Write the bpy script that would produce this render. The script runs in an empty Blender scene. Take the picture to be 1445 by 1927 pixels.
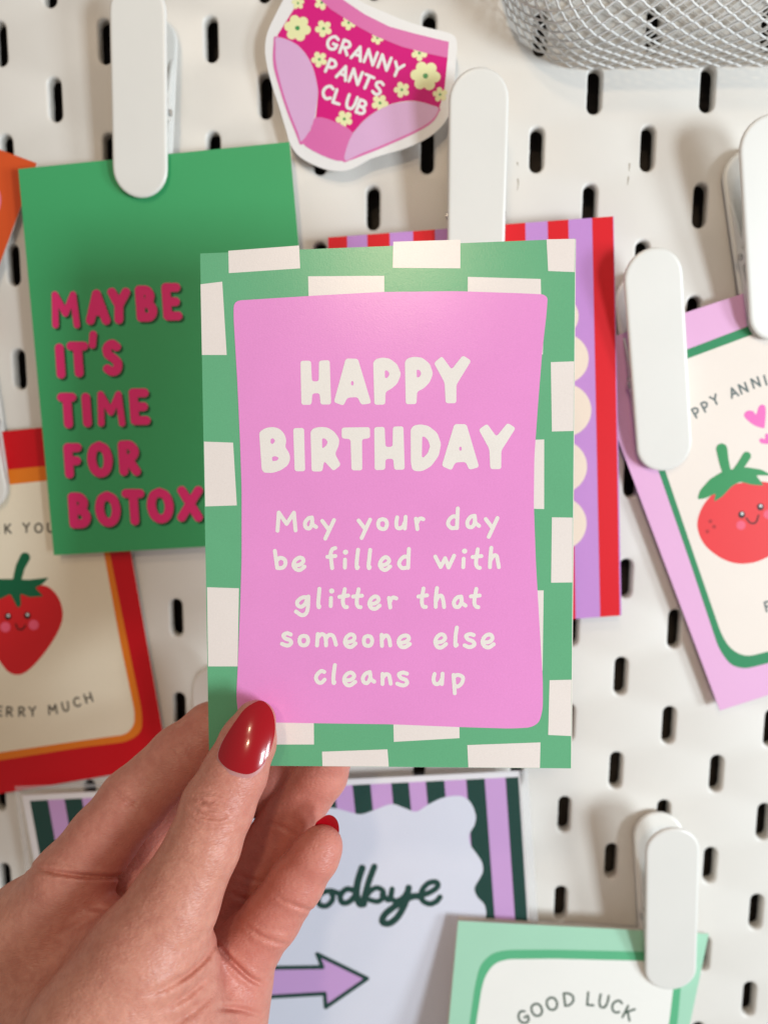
import bpy, math, random
import numpy as np
from mathutils import Vector, Matrix
from mathutils.geometry import tessellate_polygon

random.seed(7)
S = bpy.context.scene
COL = S.collection
# ------------------------------------------------------------------ camera
# pegboard frame in millimetres: x right, y down, z into the board.  world = (x, z, -y) / 1000
IW, IH, FPX = 1445.0, 1927.0, 1456.0
RV = (0.1407, 0.0574, 0.0103)
TV = np.array([-3.7511, -173.251, 281.4471])


def rodrigues(v):
    v = np.array(v, float)
    t = np.linalg.norm(v)
    k = v / t
    K = np.array([[0, -k[2], k[1]], [k[2], 0, -k[0]], [-k[1], k[0], 0]])
    return np.eye(3) + math.sin(t) * K + (1 - math.cos(t)) * K @ K


RC = rodrigues(RV)
CB = -RC.T @ TV                                   # camera centre, board frame


def b2w(p):
    return Vector((p[0] * .001, p[2] * .001, -p[1] * .001))


cam_data = bpy.data.cameras.new('camera')
cam = bpy.data.objects.new('camera', cam_data)
COL.objects.link(cam)
S.camera = cam
cx, cy, cz = RC.T @ np.array([1., 0, 0]), RC.T @ np.array([0, 1., 0]), RC.T @ np.array([0, 0, 1.])
ax, ay, az = b2w(cx) * 1000, -b2w(cy) * 1000, -b2w(cz) * 1000
M4 = Matrix(((ax.x, ay.x, az.x, 0), (ax.y, ay.y, az.y, 0), (ax.z, ay.z, az.z, 0), (0, 0, 0, 1)))
M4.translation = b2w(CB)
cam.matrix_world = M4
cam_data.sensor_fit = 'VERTICAL'
cam_data.sensor_height = 24.0
cam_data.lens = FPX / IH * 24.0
cam_data.clip_start = .005
cam_data.clip_end = 20
cam_data.dof.use_dof = True
cam_data.dof.focus_distance = .219
cam_data.dof.aperture_fstop = cam_data.lens / 3.4

# ------------------------------------------------------------------ light
W = bpy.data.worlds.new('World')
S.world = W
W.use_nodes = True
bg = W.node_tree.nodes['Background']
bg.inputs[0].default_value = (1.0, .92, .85, 1)
bg.inputs[1].default_value = .28


def area(name, loc, target, sx, sy, power, color):
    l = bpy.data.lights.new(name, 'AREA')
    l.shape = 'RECTANGLE'
    l.size, l.size_y = sx, sy
    l.energy = power
    l.color = color
    o = bpy.data.objects.new(name, l)
    COL.objects.link(o)
    o.location = loc
    o.rotation_euler = (Vector(target) - Vector(loc)).to_track_quat('-Z', 'Y').to_euler()
    return o


area('window_light', (.80, -.86, -.27), (0.05, 0, -.2), .17, .30, 8.1, (.83, .935, 1.0))
area('window_light', (.98, -.62, -.24), (0.05, 0, -.2), .17, .30, 5.7, (.83, .935, 1.0))
area('ceiling_lamp', (-.10, -.80, .42), (0.03, 0, -.15), .06, .06, .9, (1.0, .77, .52))
area('ceiling_lamp', (-.08, -1.29, .385), (0.03, 0, -.15), .07, .07, 2.6, (1.0, .77, .52))

S.view_settings.view_transform = 'Standard'
S.view_settings.look = 'None'
S.view_settings.exposure = -.09
S.view_settings.gamma = 1
S.view_settings.use_curve_mapping = False

# ------------------------------------------------------------------ helpers


def lin(c):
    c = c / 255.0
    return c / 12.92 if c <= .04045 else ((c + .055) / 1.055) ** 2.4


def ray(px, py):
    return RC.T @ np.array([(px - IW / 2) / FPX, (py - IH / 2) / FPX, 1.0])


def campt(px, py, d):
    """point at depth d (mm along the lens axis), board frame"""
    return CB + ray(px, py) * d


class Plane:
    """a real flat sheet in the board frame (mm); n points to the viewer"""
    def __init__(self, a, b, c):
        a, b, c = np.array(a, float), np.array(b, float), np.array(c, float)
        n = np.cross(b - a, c - a)
        n /= np.linalg.norm(n)
        if n[2] > 0:
            n = -n
        self.o, self.n = a, n

    def at(self, px, py, off=0.0):
        r = ray(px, py)
        t = ((self.o - CB) @ self.n) / (r @ self.n)
        return CB + r * t + self.n * off


def flat(h):
    return Plane((0, 0, -h), (100, 0, -h), (0, 100, -h))


def tilted(*pts):
    return Plane(*[flat(h).at(x, y) for x, y, h in pts])


class MB:
    def __init__(self):
        self.v, self.f, self.m = [], [], []

    def add(self, verts, faces, mat=0):
        k = len(self.v)
        self.v += [tuple(p) for p in verts]
        self.f += [tuple(i + k for i in f) for f in faces]
        self.m += [mat] * len(faces)
        return self

    def build(self, name, mats, parent=None, smooth=False, raw=False):
        me = bpy.data.meshes.new(name)
        vs = [p if raw else (p[0] * .001, p[2] * .001, -p[1] * .001) for p in self.v]
        me.from_pydata(vs, [], self.f)
        for m in (mats if isinstance(mats, (list, tuple)) else [mats]):
            me.materials.append(m)
        me.polygons.foreach_set('material_index', self.m)
        if smooth:
            me.polygons.foreach_set('use_smooth', [True] * len(self.f))
        me.update()
        o = bpy.data.objects.new(name, me)
        COL.objects.link(o)
        if parent is not None:
            o.parent = parent
            o.matrix_parent_inverse = Matrix.Translation(parent.location).inverted() if parent.type == 'EMPTY' else Matrix.Identity(4)
        return o


def thing(name, label, cat, p=(0, 0, 0), group=None):
    o = bpy.data.objects.new(name, None)
    o.empty_display_size = .01
    COL.objects.link(o)
    o.location = b2w(p)
    o['label'] = label
    o['category'] = cat
    if group:
        o['group'] = group
    return o


# ------------------------------------------------------------------ materials
def new_mat(name):
    m = bpy.data.materials.new(name)
    m.use_nodes = True
    nt = m.node_tree
    return m, nt, nt.nodes['Principled BSDF'], nt.links


KALB = .93


def paper(name, rgb, rough=.48, spec=.35, k=KALB, grain=.035, bump=.05):
    """printed card stock: even ink with a fine fibre grain"""
    m, nt, b, L = new_mat(name)
    c = [min(.86, lin(v) / k) for v in rgb]
    geo = nt.nodes.new('ShaderNodeNewGeometry')
    n1 = nt.nodes.new('ShaderNodeTexNoise')
    n1.inputs['Scale'].default_value = 2600
    n1.inputs['Detail'].default_value = 3
    n2 = nt.nodes.new('ShaderNodeTexNoise')
    n2.inputs['Scale'].default_value = 60
    L.new(geo.outputs['Position'], n1.inputs['Vector'])
    L.new(geo.outputs['Position'], n2.inputs['Vector'])
    ad = nt.nodes.new('ShaderNodeMath')
    ad.operation = 'ADD'
    L.new(n1.outputs['Fac'], ad.inputs[0])
    mu = nt.nodes.new('ShaderNodeMath')
    mu.operation = 'MULTIPLY'
    mu.inputs[1].default_value = .5
    L.new(n2.outputs['Fac'], mu.inputs[0])
    L.new(mu.outputs[0], ad.inputs[1])
    mr = nt.nodes.new('ShaderNodeMapRange')
    mr.inputs['From Min'].default_value = .35
    mr.inputs['From Max'].default_value = 1.15
    mr.inputs['To Min'].default_value = 1 - grain
    mr.inputs['To Max'].default_value = 1 + grain
    L.new(ad.outputs[0], mr.inputs['Value'])
    mx = nt.nodes.new('ShaderNodeVectorMath')
    mx.operation = 'SCALE'
    mx.inputs[0].default_value = c
    L.new(mr.outputs[0], mx.inputs['Scale'])
    L.new(mx.outputs[0], b.inputs['Base Color'])
    b.inputs['Roughness'].default_value = rough
    b.inputs['Specular IOR Level'].default_value = spec
    bp = nt.nodes.new('ShaderNodeBump')
    bp.inputs['Strength'].default_value = bump
    bp.inputs['Distance'].default_value = .0002
    L.new(n1.outputs['Fac'], bp.inputs['Height'])
    L.new(bp.outputs[0], b.inputs['Normal'])
    return m


def metal_paint(name, rgb, rough=.42, scale=900, bump=.12):
    m, nt, b, L = new_mat(name)
    c = [lin(v) for v in rgb]
    geo = nt.nodes.new('ShaderNodeNewGeometry')
    n1 = nt.nodes.new('ShaderNodeTexNoise')
    n1.inputs['Scale'].default_value = scale
    n1.inputs['Detail'].default_value = 4
    n2 = nt.nodes.new('ShaderNodeTexNoise')
    n2.inputs['Scale'].default_value = 35
    n2.inputs['Detail'].default_value = 5
    L.new(geo.outputs['Position'], n1.inputs['Vector'])
    L.new(geo.outputs['Position'], n2.inputs['Vector'])
    mr = nt.nodes.new('ShaderNodeMapRange')
    mr.inputs['To Min'].default_value = .95
    mr.inputs['To Max'].default_value = 1.04
    L.new(n2.outputs['Fac'], mr.inputs['Value'])
    mx = nt.nodes.new('ShaderNodeVectorMath')
    mx.operation = 'SCALE'
    mx.inputs[0].default_value = c
    L.new(mr.outputs[0], mx.inputs['Scale'])
    L.new(mx.outputs[0], b.inputs['Base Color'])
    b.inputs['Roughness'].default_value = rough
    bp = nt.nodes.new('ShaderNodeBump')
    bp.inputs['Strength'].default_value = bump
    bp.inputs['Distance'].default_value = .0002
    L.new(n1.outputs['Fac'], bp.inputs['Height'])
    L.new(bp.outputs[0], b.inputs['Normal'])
    return m


BOARD = metal_paint('pegboard_white_paint', (229, 225, 219), .38, 700, .10)
SLOTW = metal_paint('slot_edge_fibre', (205, 199, 190), .7, 2500, .6)
DARK = metal_paint('dark_wall', (66, 60, 55), .9)
CLIPW = metal_paint('clip_white_enamel', (233, 231, 226), .30, 500, .05)
WIREW = metal_paint('basket_white_enamel', (224, 223, 220), .4, 500, .05)
STEEL, _nt, _b, _L = new_mat('steel')
_b.inputs['Base Color'].default_value = (.55, .55, .56, 1)
_b.inputs['Metallic'].default_value = 1
_b.inputs['Roughness'].default_value = .28
WPAPER = paper('white_paper', (226, 220, 213))

# ------------------------------------------------------------------ 2D shapes


def cat(pts, closed=False, n=8):
    P = [np.array(p, float) for p in pts]
    out = []
    m = len(P)
    rng = range(m) if closed else range(m - 1)
    for i in rng:
        if closed:
            p0, p1, p2, p3 = P[(i - 1) % m], P[i], P[(i + 1) % m], P[(i + 2) % m]
        else:
            p1, p2 = P[i], P[i + 1]
            p0 = P[i - 1] if i > 0 else 2 * p1 - p2
            p3 = P[i + 2] if i + 2 < m else 2 * p2 - p1
        for k in range(n):
            t = k / n
            out.append(.5 * ((2 * p1) + (-p0 + p2) * t + (2 * p0 - 5 * p1 + 4 * p2 - p3) * t * t + (-p0 + 3 * p1 - 3 * p2 + p3) * t ** 3))
    if not closed:
        out.append(P[-1])
    return [tuple(p) for p in out]


def fillet(pts, r, n=5):
    P = [np.array(p, float) for p in pts]
    m = len(P)
    out = []
    for i in range(m):
        a, b, c = P[i - 1], P[i], P[(i + 1) % m]
        u, v = a - b, c - b
        lu, lv = np.linalg.norm(u), np.linalg.norm(v)
        if lu < 1e-6 or lv < 1e-6:
            continue
        u, v = u / lu, v / lv
        q = min(r, lu * .49, lv * .49)
        p, s = b + u * q, b + v * q
        for k in range(n + 1):
            t = k / n
            out.append(tuple((1 - t) ** 2 * p + 2 * t * (1 - t) * b + t * t * s))
    return out


def ell(x, y, rx, ry, n=24, rot=0):
    c, s = math.cos(rot), math.sin(rot)
    return [(x + rx * math.cos(a) * c - ry * math.sin(a) * s, y + rx * math.cos(a) * s + ry * math.sin(a) * c)
            for a in [2 * math.pi * k / n for k in range(n)]]


def fill(mb, plane, off, outer, holes=(), mat=0):
    loops = [[Vector((x, y, 0)) for x, y in lp] for lp in [outer] + list(holes)]
    tris = tessellate_polygon(loops)
    pts = [p for lp in [outer] + list(holes) for p in lp]
    vs = [plane.at(x, y, off) for x, y in pts]
    fs = []
    for t in tris:
        a, b, c = [pts[i] for i in t]
        cr = (b[0] - a[0]) * (c[1] - a[1]) - (b[1] - a[1]) * (c[0] - a[0])
        if abs(cr) < 1e-9:
            continue
        fs.append(t if cr < 0 else t[::-1])
    mb.add(vs, fs, mat)


def ink(mb, plane, off, segs, step=.9, mat=0):
    """union of round-ended strokes as one clean filled outline.  segs: (x0,y0,x1,y1,r0,r1)"""
    sg = np.array(segs, float)
    rm = max(sg[:, 4].max(), sg[:, 5].max()) + 2 * step
    x0, x1 = min(sg[:, 0].min(), sg[:, 2].min()) - rm, max(sg[:, 0].max(), sg[:, 2].max()) + rm
    y0, y1 = min(sg[:, 1].min(), sg[:, 3].min()) - rm, max(sg[:, 1].max(), sg[:, 3].max()) + rm
    nx, ny = int((x1 - x0) / step) + 2, int((y1 - y0) / step) + 2
    gx, gy = x0 + np.arange(nx) * step, y0 + np.arange(ny) * step
    X, Y = np.meshgrid(gx, gy)
    D = np.full(X.shape, 1e9)
    for ax_, ay_, bx_, by_, r0, r1 in sg:
        dx, dy = bx_ - ax_, by_ - ay_
        l2 = dx * dx + dy * dy
        t = np.clip(((X - ax_) * dx + (Y - ay_) * dy) / l2, 0, 1) if l2 > 1e-9 else np.zeros_like(X)
        d = np.hypot(X - ax_ - t * dx, Y - ay_ - t * dy) - (r0 + (r1 - r0) * t)
        np.minimum(D, d, out=D)
    ins = D < 0
    vs, fs = [], []

    def quad(poly):
        k = len(vs)
        vs.extend(poly)
        fs.append(tuple(range(k, k + len(poly)))[::-1])
    for j in range(ny - 1):
        full = ins[j, :-1] & ins[j, 1:] & ins[j + 1, :-1] & ins[j + 1, 1:]
        anyi = ins[j, :-1] | ins[j, 1:] | ins[j + 1, :-1] | ins[j + 1, 1:]
        i = 0
        idx = np.nonzero(anyi)[0]
        if len(idx) == 0:
            continue
        run = None
        for i in range(idx[0], idx[-1] + 2):
            isf = i < nx - 1 and full[i]
            if isf and run is None:
                run = i
            if not isf and run is not None:
                quad([(gx[run], gy[j]), (gx[i], gy[j]), (gx[i], gy[j + 1]), (gx[run], gy[j + 1])])
                run = None
            if i < nx - 1 and anyi[i] and not full[i]:
                cs = [(gx[i], gy[j], D[j, i]), (gx[i + 1], gy[j], D[j, i + 1]), (gx[i + 1], gy[j + 1], D[j + 1, i + 1]), (gx[i], gy[j + 1], D[j + 1, i])]
                poly = []
                for a in range(4):
                    p, q = cs[a], cs[(a + 1) % 4]
                    if p[2] < 0:
                        poly.append((p[0], p[1]))
                    if (p[2] < 0) != (q[2] < 0):
                        t = p[2] / (p[2] - q[2])
                        poly.append((p[0] + (q[0] - p[0]) * t, p[1] + (q[1] - p[1]) * t))
                if len(poly) > 2:
                    quad(poly)
    mb.add([plane.at(x, y, off) for x, y in vs], fs, mat)


def segs_of(pl, r, r1=None):
    out = []
    n = len(pl) - 1
    for i in range(n):
        ra = r if r1 is None else r + (r1 - r) * i / n
        rb = r if r1 is None else r + (r1 - r) * (i + 1) / n
        out.append((*pl[i], *pl[i + 1], ra, rb))
    if n == 0:
        out.append((*pl[0], *pl[0], r, r))
    return out


# stroke alphabet: unit box, y down; 's' = smooth curve, 'p' = polyline
GL = {
    'A': (.76, [('p', [(0, 1), (.5, 0), (1, 1)]), ('p', [(.2, .66), (.8, .66)])]),
    'B': (.6, [('p', [(0, 0), (0, 1)]), ('s', [(0, 0), (.6, .02), (.85, .22), (.6, .45), (0, .48)]), ('s', [(0, .48), (.7, .52), (1, .74), (.75, .97), (0, 1)])]),
    'C': (.68, [('s', [(.98, .14), (.6, 0), (.18, .18), (0, .52), (.2, .86), (.6, 1), (1, .86)])]),
    'D': (.72, [('p', [(0, 0), (0, 1)]), ('s', [(0, 0), (.5, .04), (.95, .3), (.95, .68), (.5, .96), (0, 1)])]),
    'E': (.54, [('p', [(1, 0), (0, 0), (0, 1), (1, 1)]), ('p', [(0, .5), (.85, .5)])]),
    'F': (.52, [('p', [(1, 0), (0, 0), (0, 1)]), ('p', [(0, .5), (.85, .5)])]),
    'G': (.74, [('s', [(.95, .14), (.55, 0), (.15, .2), (0, .55), (.18, .88), (.55, 1), (.9, .88), (1, .58)]), ('p', [(1, .57), (.6, .57)])]),
    'H': (.7, [('p', [(0, 0), (0, 1)]), ('p', [(1, 0), (1, 1)]), ('p', [(0, .5), (1, .5)])]),
    'I': (.05, [('p', [(.5, 0), (.5, 1)])]),
    'K': (.62, [('p', [(0, 0), (0, 1)]), ('p', [(.95, 0), (.05, .58)]), ('p', [(.3, .45), (1, 1)])]),
    'L': (.5, [('p', [(0, 0), (0, 1), (1, 1)])]),
    'M': (.88, [('p', [(0, 1), (.07, 0), (.5, .62), (.92, 0), (1, 1)])]),
    'N': (.72, [('p', [(0, 1), (0, 0), (1, 1), (1, 0)])]),
    'O': (.82, [('s', [(.5, 0), (.85, .13), (1, .5), (.85, .87), (.5, 1), (.15, .87), (0, .5), (.15, .13), (.5, 0)])]),
    'P': (.56, [('p', [(0, 0), (0, 1)]), ('s', [(0, 0), (.65, .02), (1, .28), (.65, .55), (0, .58)])]),
    'R': (.6, [('p', [(0, 0), (0, 1)]), ('s', [(0, 0), (.65, .02), (.95, .27), (.6, .5), (0, .54)]), ('p', [(.4, .54), (1, 1)])]),
    'S': (.58, [('s', [(.95, .1), (.55, 0), (.1, .14), (.15, .38), (.55, .5), (.95, .68), (.85, .92), (.45, 1), (0, .9)])]),
    'T': (.68, [('p', [(0, 0), (1, 0)]), ('p', [(.5, 0), (.5, 1)])]),
    'U': (.66, [('s', [(0, 0), (.02, .55), (.2, .92), (.5, 1), (.8, .92), (.98, .55), (1, 0)])]),
    'X': (.7, [('p', [(0, 0), (1, 1)]), ('p', [(1, 0), (0, 1)])]),
    'Y': (.7, [('p', [(0, 0), (.5, .48)]), ('p', [(1, 0), (.5, .48), (.5, 1)])]),
    "'": (.2, [('p', [(.8, 0), (.2, 1)])]),
    'a': (.8, [('s', [(.62, 0), (.28, .1), (.02, .5), (.08, .9), (.36, 1), (.56, .78), (.66, .35), (.62, 0)]), ('s', [(.62, .02), (.7, .6), (1, .86)])]),
    'y': (.8, [('p', [(0, .05), (.55, .5)]), ('p', [(1, 0), (.26, 1)])]),
    'o': (.8, [('s', [(.45, 0), (.85, .1), (1, .5), (.85, .9), (.5, 1), (.12, .88), (0, .5), (.12, .12), (.45, 0)])]),
    'u': (.8, [('s', [(.1, .04), (0, .5), (.1, .9), (.4, 1), (.72, .82), (.9, .5)]), ('p', [(1, 0), (.92, 1)])]),
    'r': (.7, [('p', [(0, .06), (.18, 1)]), ('s', [(.1, .5), (.35, .15), (.65, .03), (1, .12)])]),
    'd': (.7, [('s', [(.9, .44), (.5, .42), (.1, .6), (0, .82), (.3, 1), (.65, 1), (.92, .96)]), ('p', [(1, 0), (.92, 1)])]),
    'b': (.7, [('p', [(0, 0), (.2, .98)]), ('s', [(.14, .56), (.5, .4), (.92, .5), (1, .72), (.8, .95), (.45, 1), (.2, .98)])]),
    'e': (.8, [('s', [(.16, .62), (.6, .55), (.9, .32), (.8, .06), (.5, 0), (.14, .22), (0, .6), (.2, .93), (.58, 1), (1, .74)])]),
    'f': (.7, [('s', [(.96, 0), (.6, .07), (.42, .3), (.5, .7), (.58, 1)]), ('p', [(0, .44), (1, .4)])]),
    'i': (.2, [('p', [(.7, 0), (.3, 1)])]),
    'l': (.2, [('s', [(.8, 0), (.35, .45), (.1, .85), (.35, 1), (.7, .95)])]),
    'w': (.9, [('p', [(0, .06), (.28, .95), (.52, .2), (.7, 1), (1, 0)])]),
    't': (.8, [('s', [(.6, 0), (.42, .5), (.42, .82), (.6, .98), (.85, 1)]), ('p', [(0, .42), (1, .36)])]),
    'h': (.8, [('s', [(.2, 0), (.08, .5), (.05, 1)]), ('s', [(.08, .68), (.4, .42), (.75, .42), (.9, .68), (1, 1)])]),
    'g': (.8, [('s', [(.9, .03), (.5, .05), (.15, .25), (.15, .45), (.4, .56), (.72, .42), (.92, .15)]), ('s', [(1, 0), (.98, .6), (.8, .92), (.45, 1), (0, .8)])]),
    's': (.7, [('s', [(.95, .1), (.55, 0), (.15, .15), (.35, .42), (.85, .58), (1, .82), (.7, 1), (.35, .98), (0, .88)])]),
    'm': (.9, [('p', [(.03, 0), (0, 1)]), ('s', [(.05, .3), (.22, .02), (.4, .15), (.46, .5), (.47, 1)]), ('s', [(.48, .42), (.62, .1), (.82, .15), (.92, .5), (1, .95)])]),
    'n': (.8, [('p', [(.02, 0), (.05, 1)]), ('s', [(.06, .4), (.4, .06), (.75, .12), (.9, .5), (1, .95)])]),
    'c': (.8, [('s', [(.92, .08), (.6, 0), (.15, .28), (0, .65), (.25, .98), (.6, 1), (1, .74)])]),
    'p': (.7, [('p', [(.05, 0), (.2, 1)]), ('s', [(.1, .1), (.5, 0), (1, .14), (.92, .44), (.55, .62), (.16, .6)])]),
}


def box_glyph(ch, x0, y0, x1, y1, r, shear=0., wob=.0):
    """strokes of a letter fitted in a traced box"""
    x0, y0, x1, y1 = x0 + r, y0 + r, x1 - r, y1 - r
    w, h = max(x1 - x0 - abs(shear) * (y1 - y0), .01), y1 - y0
    xs = x0 + (abs(shear) * h if shear < 0 else 0)
    out = []
    for kind, pts in GL[ch][1]:
        P = [(xs + w * u + shear * h * v, y0 + h * v) for u, v in pts]
        if wob:
            P = [(x + random.uniform(-wob, wob), y + random.uniform(-wob, wob)) for x, y in P]
        out += segs_of(cat(P, n=6) if kind == 's' else P, r)
    return out


def rot_glyph(ch, x, y, cap, rot, r, ws=1.0):
    w = GL[ch][0] * cap * ws
    c, s = math.cos(math.radians(rot)), math.sin(math.radians(rot))
    out = []
    for kind, pts in GL[ch][1]:
        P = []
        for u, v in pts:
            a, b = (u - .5) * w, (v - .5) * cap
            P.append((x + a * c - b * s, y + a * s + b * c))
        out += segs_of(cat(P, n=6) if kind == 's' else P, r)
    return out


# ------------------------------------------------------------------ the wall and the pegboard
wall = MB()
wall.add([(-420, -330, 14), (480, -330, 14), (480, 640, 14), (-420, 640, 14)], [(0, 3, 2, 1)])
w_ = wall.build('wall', DARK)
w_['kind'] = 'structure'


def make_board():
    mb = MB()
    N = 40
    HW, HH = 2.4, 7.75          # half width and half height of a slot
    T = 5.0

    def stad(a, grow, z, jit=0):
        r = HW + grow
        c, s = math.cos(a), math.sin(a)
        st = HH - HW
        # ray from the slot centre to the stadium outline
        if abs(s) * r <= st * abs(c) + 1e-9 and abs(c) > 1e-6 and abs(s / c) * r <= st:
            t = r / abs(c)
        else:
            yc = st * (1 if s > 0 else -1)
            bq = s * yc
            t = bq + math.sqrt(max(0, bq * bq - (yc * yc - r * r)))
        t += random.uniform(-jit, jit)
        return (t * c, t * s, z)
    # angles: even spacing along the outline
    angs = []
    for k in range(N):
        a = 2 * math.pi * (k + .5) / N
        px_, py_ = math.cos(a) * HW * 1.6, math.sin(a) * HH
        angs.append(math.atan2(py_, px_))
    angs = sorted(angs)
    corner = [math.atan2(10, 20), math.atan2(10, -20), math.atan2(-10, -20), math.atan2(-10, 20)]
    for c_ in corner:
        k = min(range(N), key=lambda i: abs(angs[i] - c_))
        angs[k] = c_
    angs = sorted(angs)

    def rect(a):
        c, s = math.cos(a), math.sin(a)
        t = min(20 / abs(c) if abs(c) > 1e-9 else 1e9, 10 / abs(s) if abs(s) > 1e-9 else 1e9)
        return (t * c, t * s, 0.0)
    rings_def = [(1.05, 0.0), (.80, .05), (.52, .2), (.28, .48), (.10, .9), (0, 1.5), (-.02, 2.8), (0, 4.2), (.15, 5.0)]
    for r in range(-8, 30):
        for c in range(-18, 20):
            if (r + c) % 2 == 0:
                continue
            X, Y = c * 20, r * 20
            verts = [(X + p[0], Y + p[1], p[2]) for p in (rect(a) for a in angs)]
            for g, z in rings_def:
                jit = .13 if z > 1.0 else 0
                verts += [(X + p[0], Y + p[1], p[2]) for p in (stad(a, g, z, jit) for a in angs)]
            faces, mats = [], []
            for k in range(len(rings_def)):
                for i in range(N):
                    j = (i + 1) % N
                    faces.append((k * N + i, (k + 1) * N + i, (k + 1) * N + j, k * N + j))
            base = len(mb.f)
            mb.add(verts, faces, 0)
            for q in range(base + 6 * N, len(mb.f)):
                mb.m[q] = 1
    return mb


bd = make_board().build('panel', [BOARD, SLOTW], None, smooth=True)
try:
    with bpy.context.temp_override(object=bd, active_object=bd, selected_editable_objects=[bd]):
        bpy.ops.object.shade_auto_smooth(angle=math.radians(40))
except Exception:
    pass
bd.name = 'pegboard'
bd['label'] = 'white pegboard with staggered black slots behind all the cards and clips'
bd['category'] = 'pegboard'
# small scuffs in the paint
SCUFF = paper('scuffed_paint', (150, 138, 122))
for pl in ([(974, 337), (975, 346), (973, 358)], [(1184, 308), (1183, 322)], [(1182, 333), (1180, 348)], [(973, 306), (974, 312)]):
    sc = MB()
    ink(sc, flat(.02), 0, segs_of(pl, 1.3, .5), .5)
    sc.build('paint_scuff', SCUFF, bd)

# ------------------------------------------------------------------ cards


def card_body(mb, plane, quad, t=.35, mat=0, edge=1, off=0.0):
    a = [plane.at(x, y, off) for x, y in quad]
    b = [plane.at(x, y, off) - plane.n * t for x, y in quad]
    vs = a + b
    mb.add(vs, [(0, 3, 2, 1)], mat)
    mb.add(vs, [(4, 5, 6, 7), (0, 1, 5, 4), (1, 2, 6, 5), (2, 3, 7, 6), (3, 0, 4, 7)], edge)


def lerp(a, b, t):
    return (a[0] + (b[0] - a[0]) * t, a[1] + (b[1] - a[1]) * t)


def centre(plane, quad):
    return plane.at(sum(p[0] for p in quad) / 4, sum(p[1] for p in quad) / 4)


# ---- the birthday card in the hand
HP = Plane((-43.8, 90.0, -77.3), (61.1, 87.6, -78.7), (-40.8, 237.3, -90.6))
HQ = [(377, 477), (1082, 449), (1074, 1446), (394, 1440)]
hero = thing('birthday_card', 'pink happy birthday card with green and white checked border, held in front by the hand', 'greeting card', centre(HP, HQ))
m_hg = paper('hero_green', (100, 172, 128), .24, .5, grain=.06, bump=.13)
m_hw = paper('hero_white', (232, 221, 216), .24, .5, grain=.05, bump=.13)
m_hp = paper('hero_pink', (231, 145, 208), .24, .5, grain=.06, bump=.13)
m_hi = paper('hero_cream_ink', (233, 225, 219), .42, .5, grain=.06, bump=.13)
mb = MB()
card_body(mb, HP, HQ, .32, 0, 2)
checks = [
    [(430, 472), (563, 462), (565, 505), (431, 514)], [(740, 455), (866, 451), (866, 505), (739, 504)], [(1028, 450.5), (1081.5, 449.5), (1080.5, 512), (1031, 510)],
    [(580, 520), (723, 519), (723, 562), (581, 568)], [(880, 521), (1017, 525), (1018, 562), (880, 562)],
    [(377.8, 535), (418.6, 530), (427, 668), (380.4, 668)], [(384.2, 831), (439, 833), (446, 951), (386.5, 953)], [(390, 1105), (450, 1107), (447.5, 1254), (392, 1254)],
    [(1036, 681.5), (1079.7, 680), (1078.5, 811), (1038, 812)], [(990, 828), (1023.5, 827), (1023.4, 958), (990, 957)], [(1000, 600), (1023, 600), (1021, 667), (1000, 667)],
    [(1038, 973.5), (1077, 974), (1076.3, 1096), (1036.5, 1096.5)], [(1000, 1111), (1022.5, 1111), (1020.5, 1262), (1000, 1262)], [(1033.6, 1280), (1075, 1279), (1074, 1385), (1031, 1383)],
    [(500, 1352), (590.6, 1352), (591, 1401), (500, 1401)], [(740, 1355), (864, 1355), (864.5, 1389), (741, 1396)],
    [(606, 1414.5), (729, 1410), (731.5, 1442), (607, 1441.6)], [(879, 1402), (1016.5, 1397), (1015.5, 1445), (881, 1444)]]
# bottom checks run to the card's edge
checks[-2] = [(606, 1414.5), (729, 1410), (731.6, 1442.6), (607, 1441.6)]
for q in checks:
    fill(mb, HP, .03, q, mat=1)
mb.build('front_cover', [m_hg, m_hw, WPAPER], hero)
mb = MB()
inner = Plane(HP.at(*HQ[0]) - HP.n * .42, HP.at(*HQ[1]) - HP.n * 1.5, HP.at(*HQ[3]) - HP.n * .42)
card_body(mb, inner, [inner_q for inner_q in [(378, 478), (1083.2, 450.5), (1075.4, 1446.3), (395, 1440)]], .32, 0, 0)
mb.build('back_cover', [WPAPER], hero)
panel = ([(440, 566), (520, 561), (600, 556), (720, 549.5), (860, 548), (980, 552), (1022, 554), (1030, 560), (1028, 590), (1020, 660), (1012, 760), (1005, 860), (1004, 950), (1008, 1060), (1015, 1180), (1021, 1280),
          (1021, 1335), (1014, 1360), (998, 1369), (960, 1371), (860, 1368), (740, 1363), (600, 1361), (480, 1359), (449, 1350), (445, 1310), (448, 1250), (452, 1150), (455, 1050), (455, 920), (452, 830), (447, 720), (440, 600)])
mb = MB()
fill(mb, HP, .06, fillet(panel, 14, 4))
mb.build('pink_panel', m_hp, hero)


def Z(pts, ox, oy, s=7.225):
    return [(ox + x / s, oy + y / s) for x, y in pts]


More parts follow.
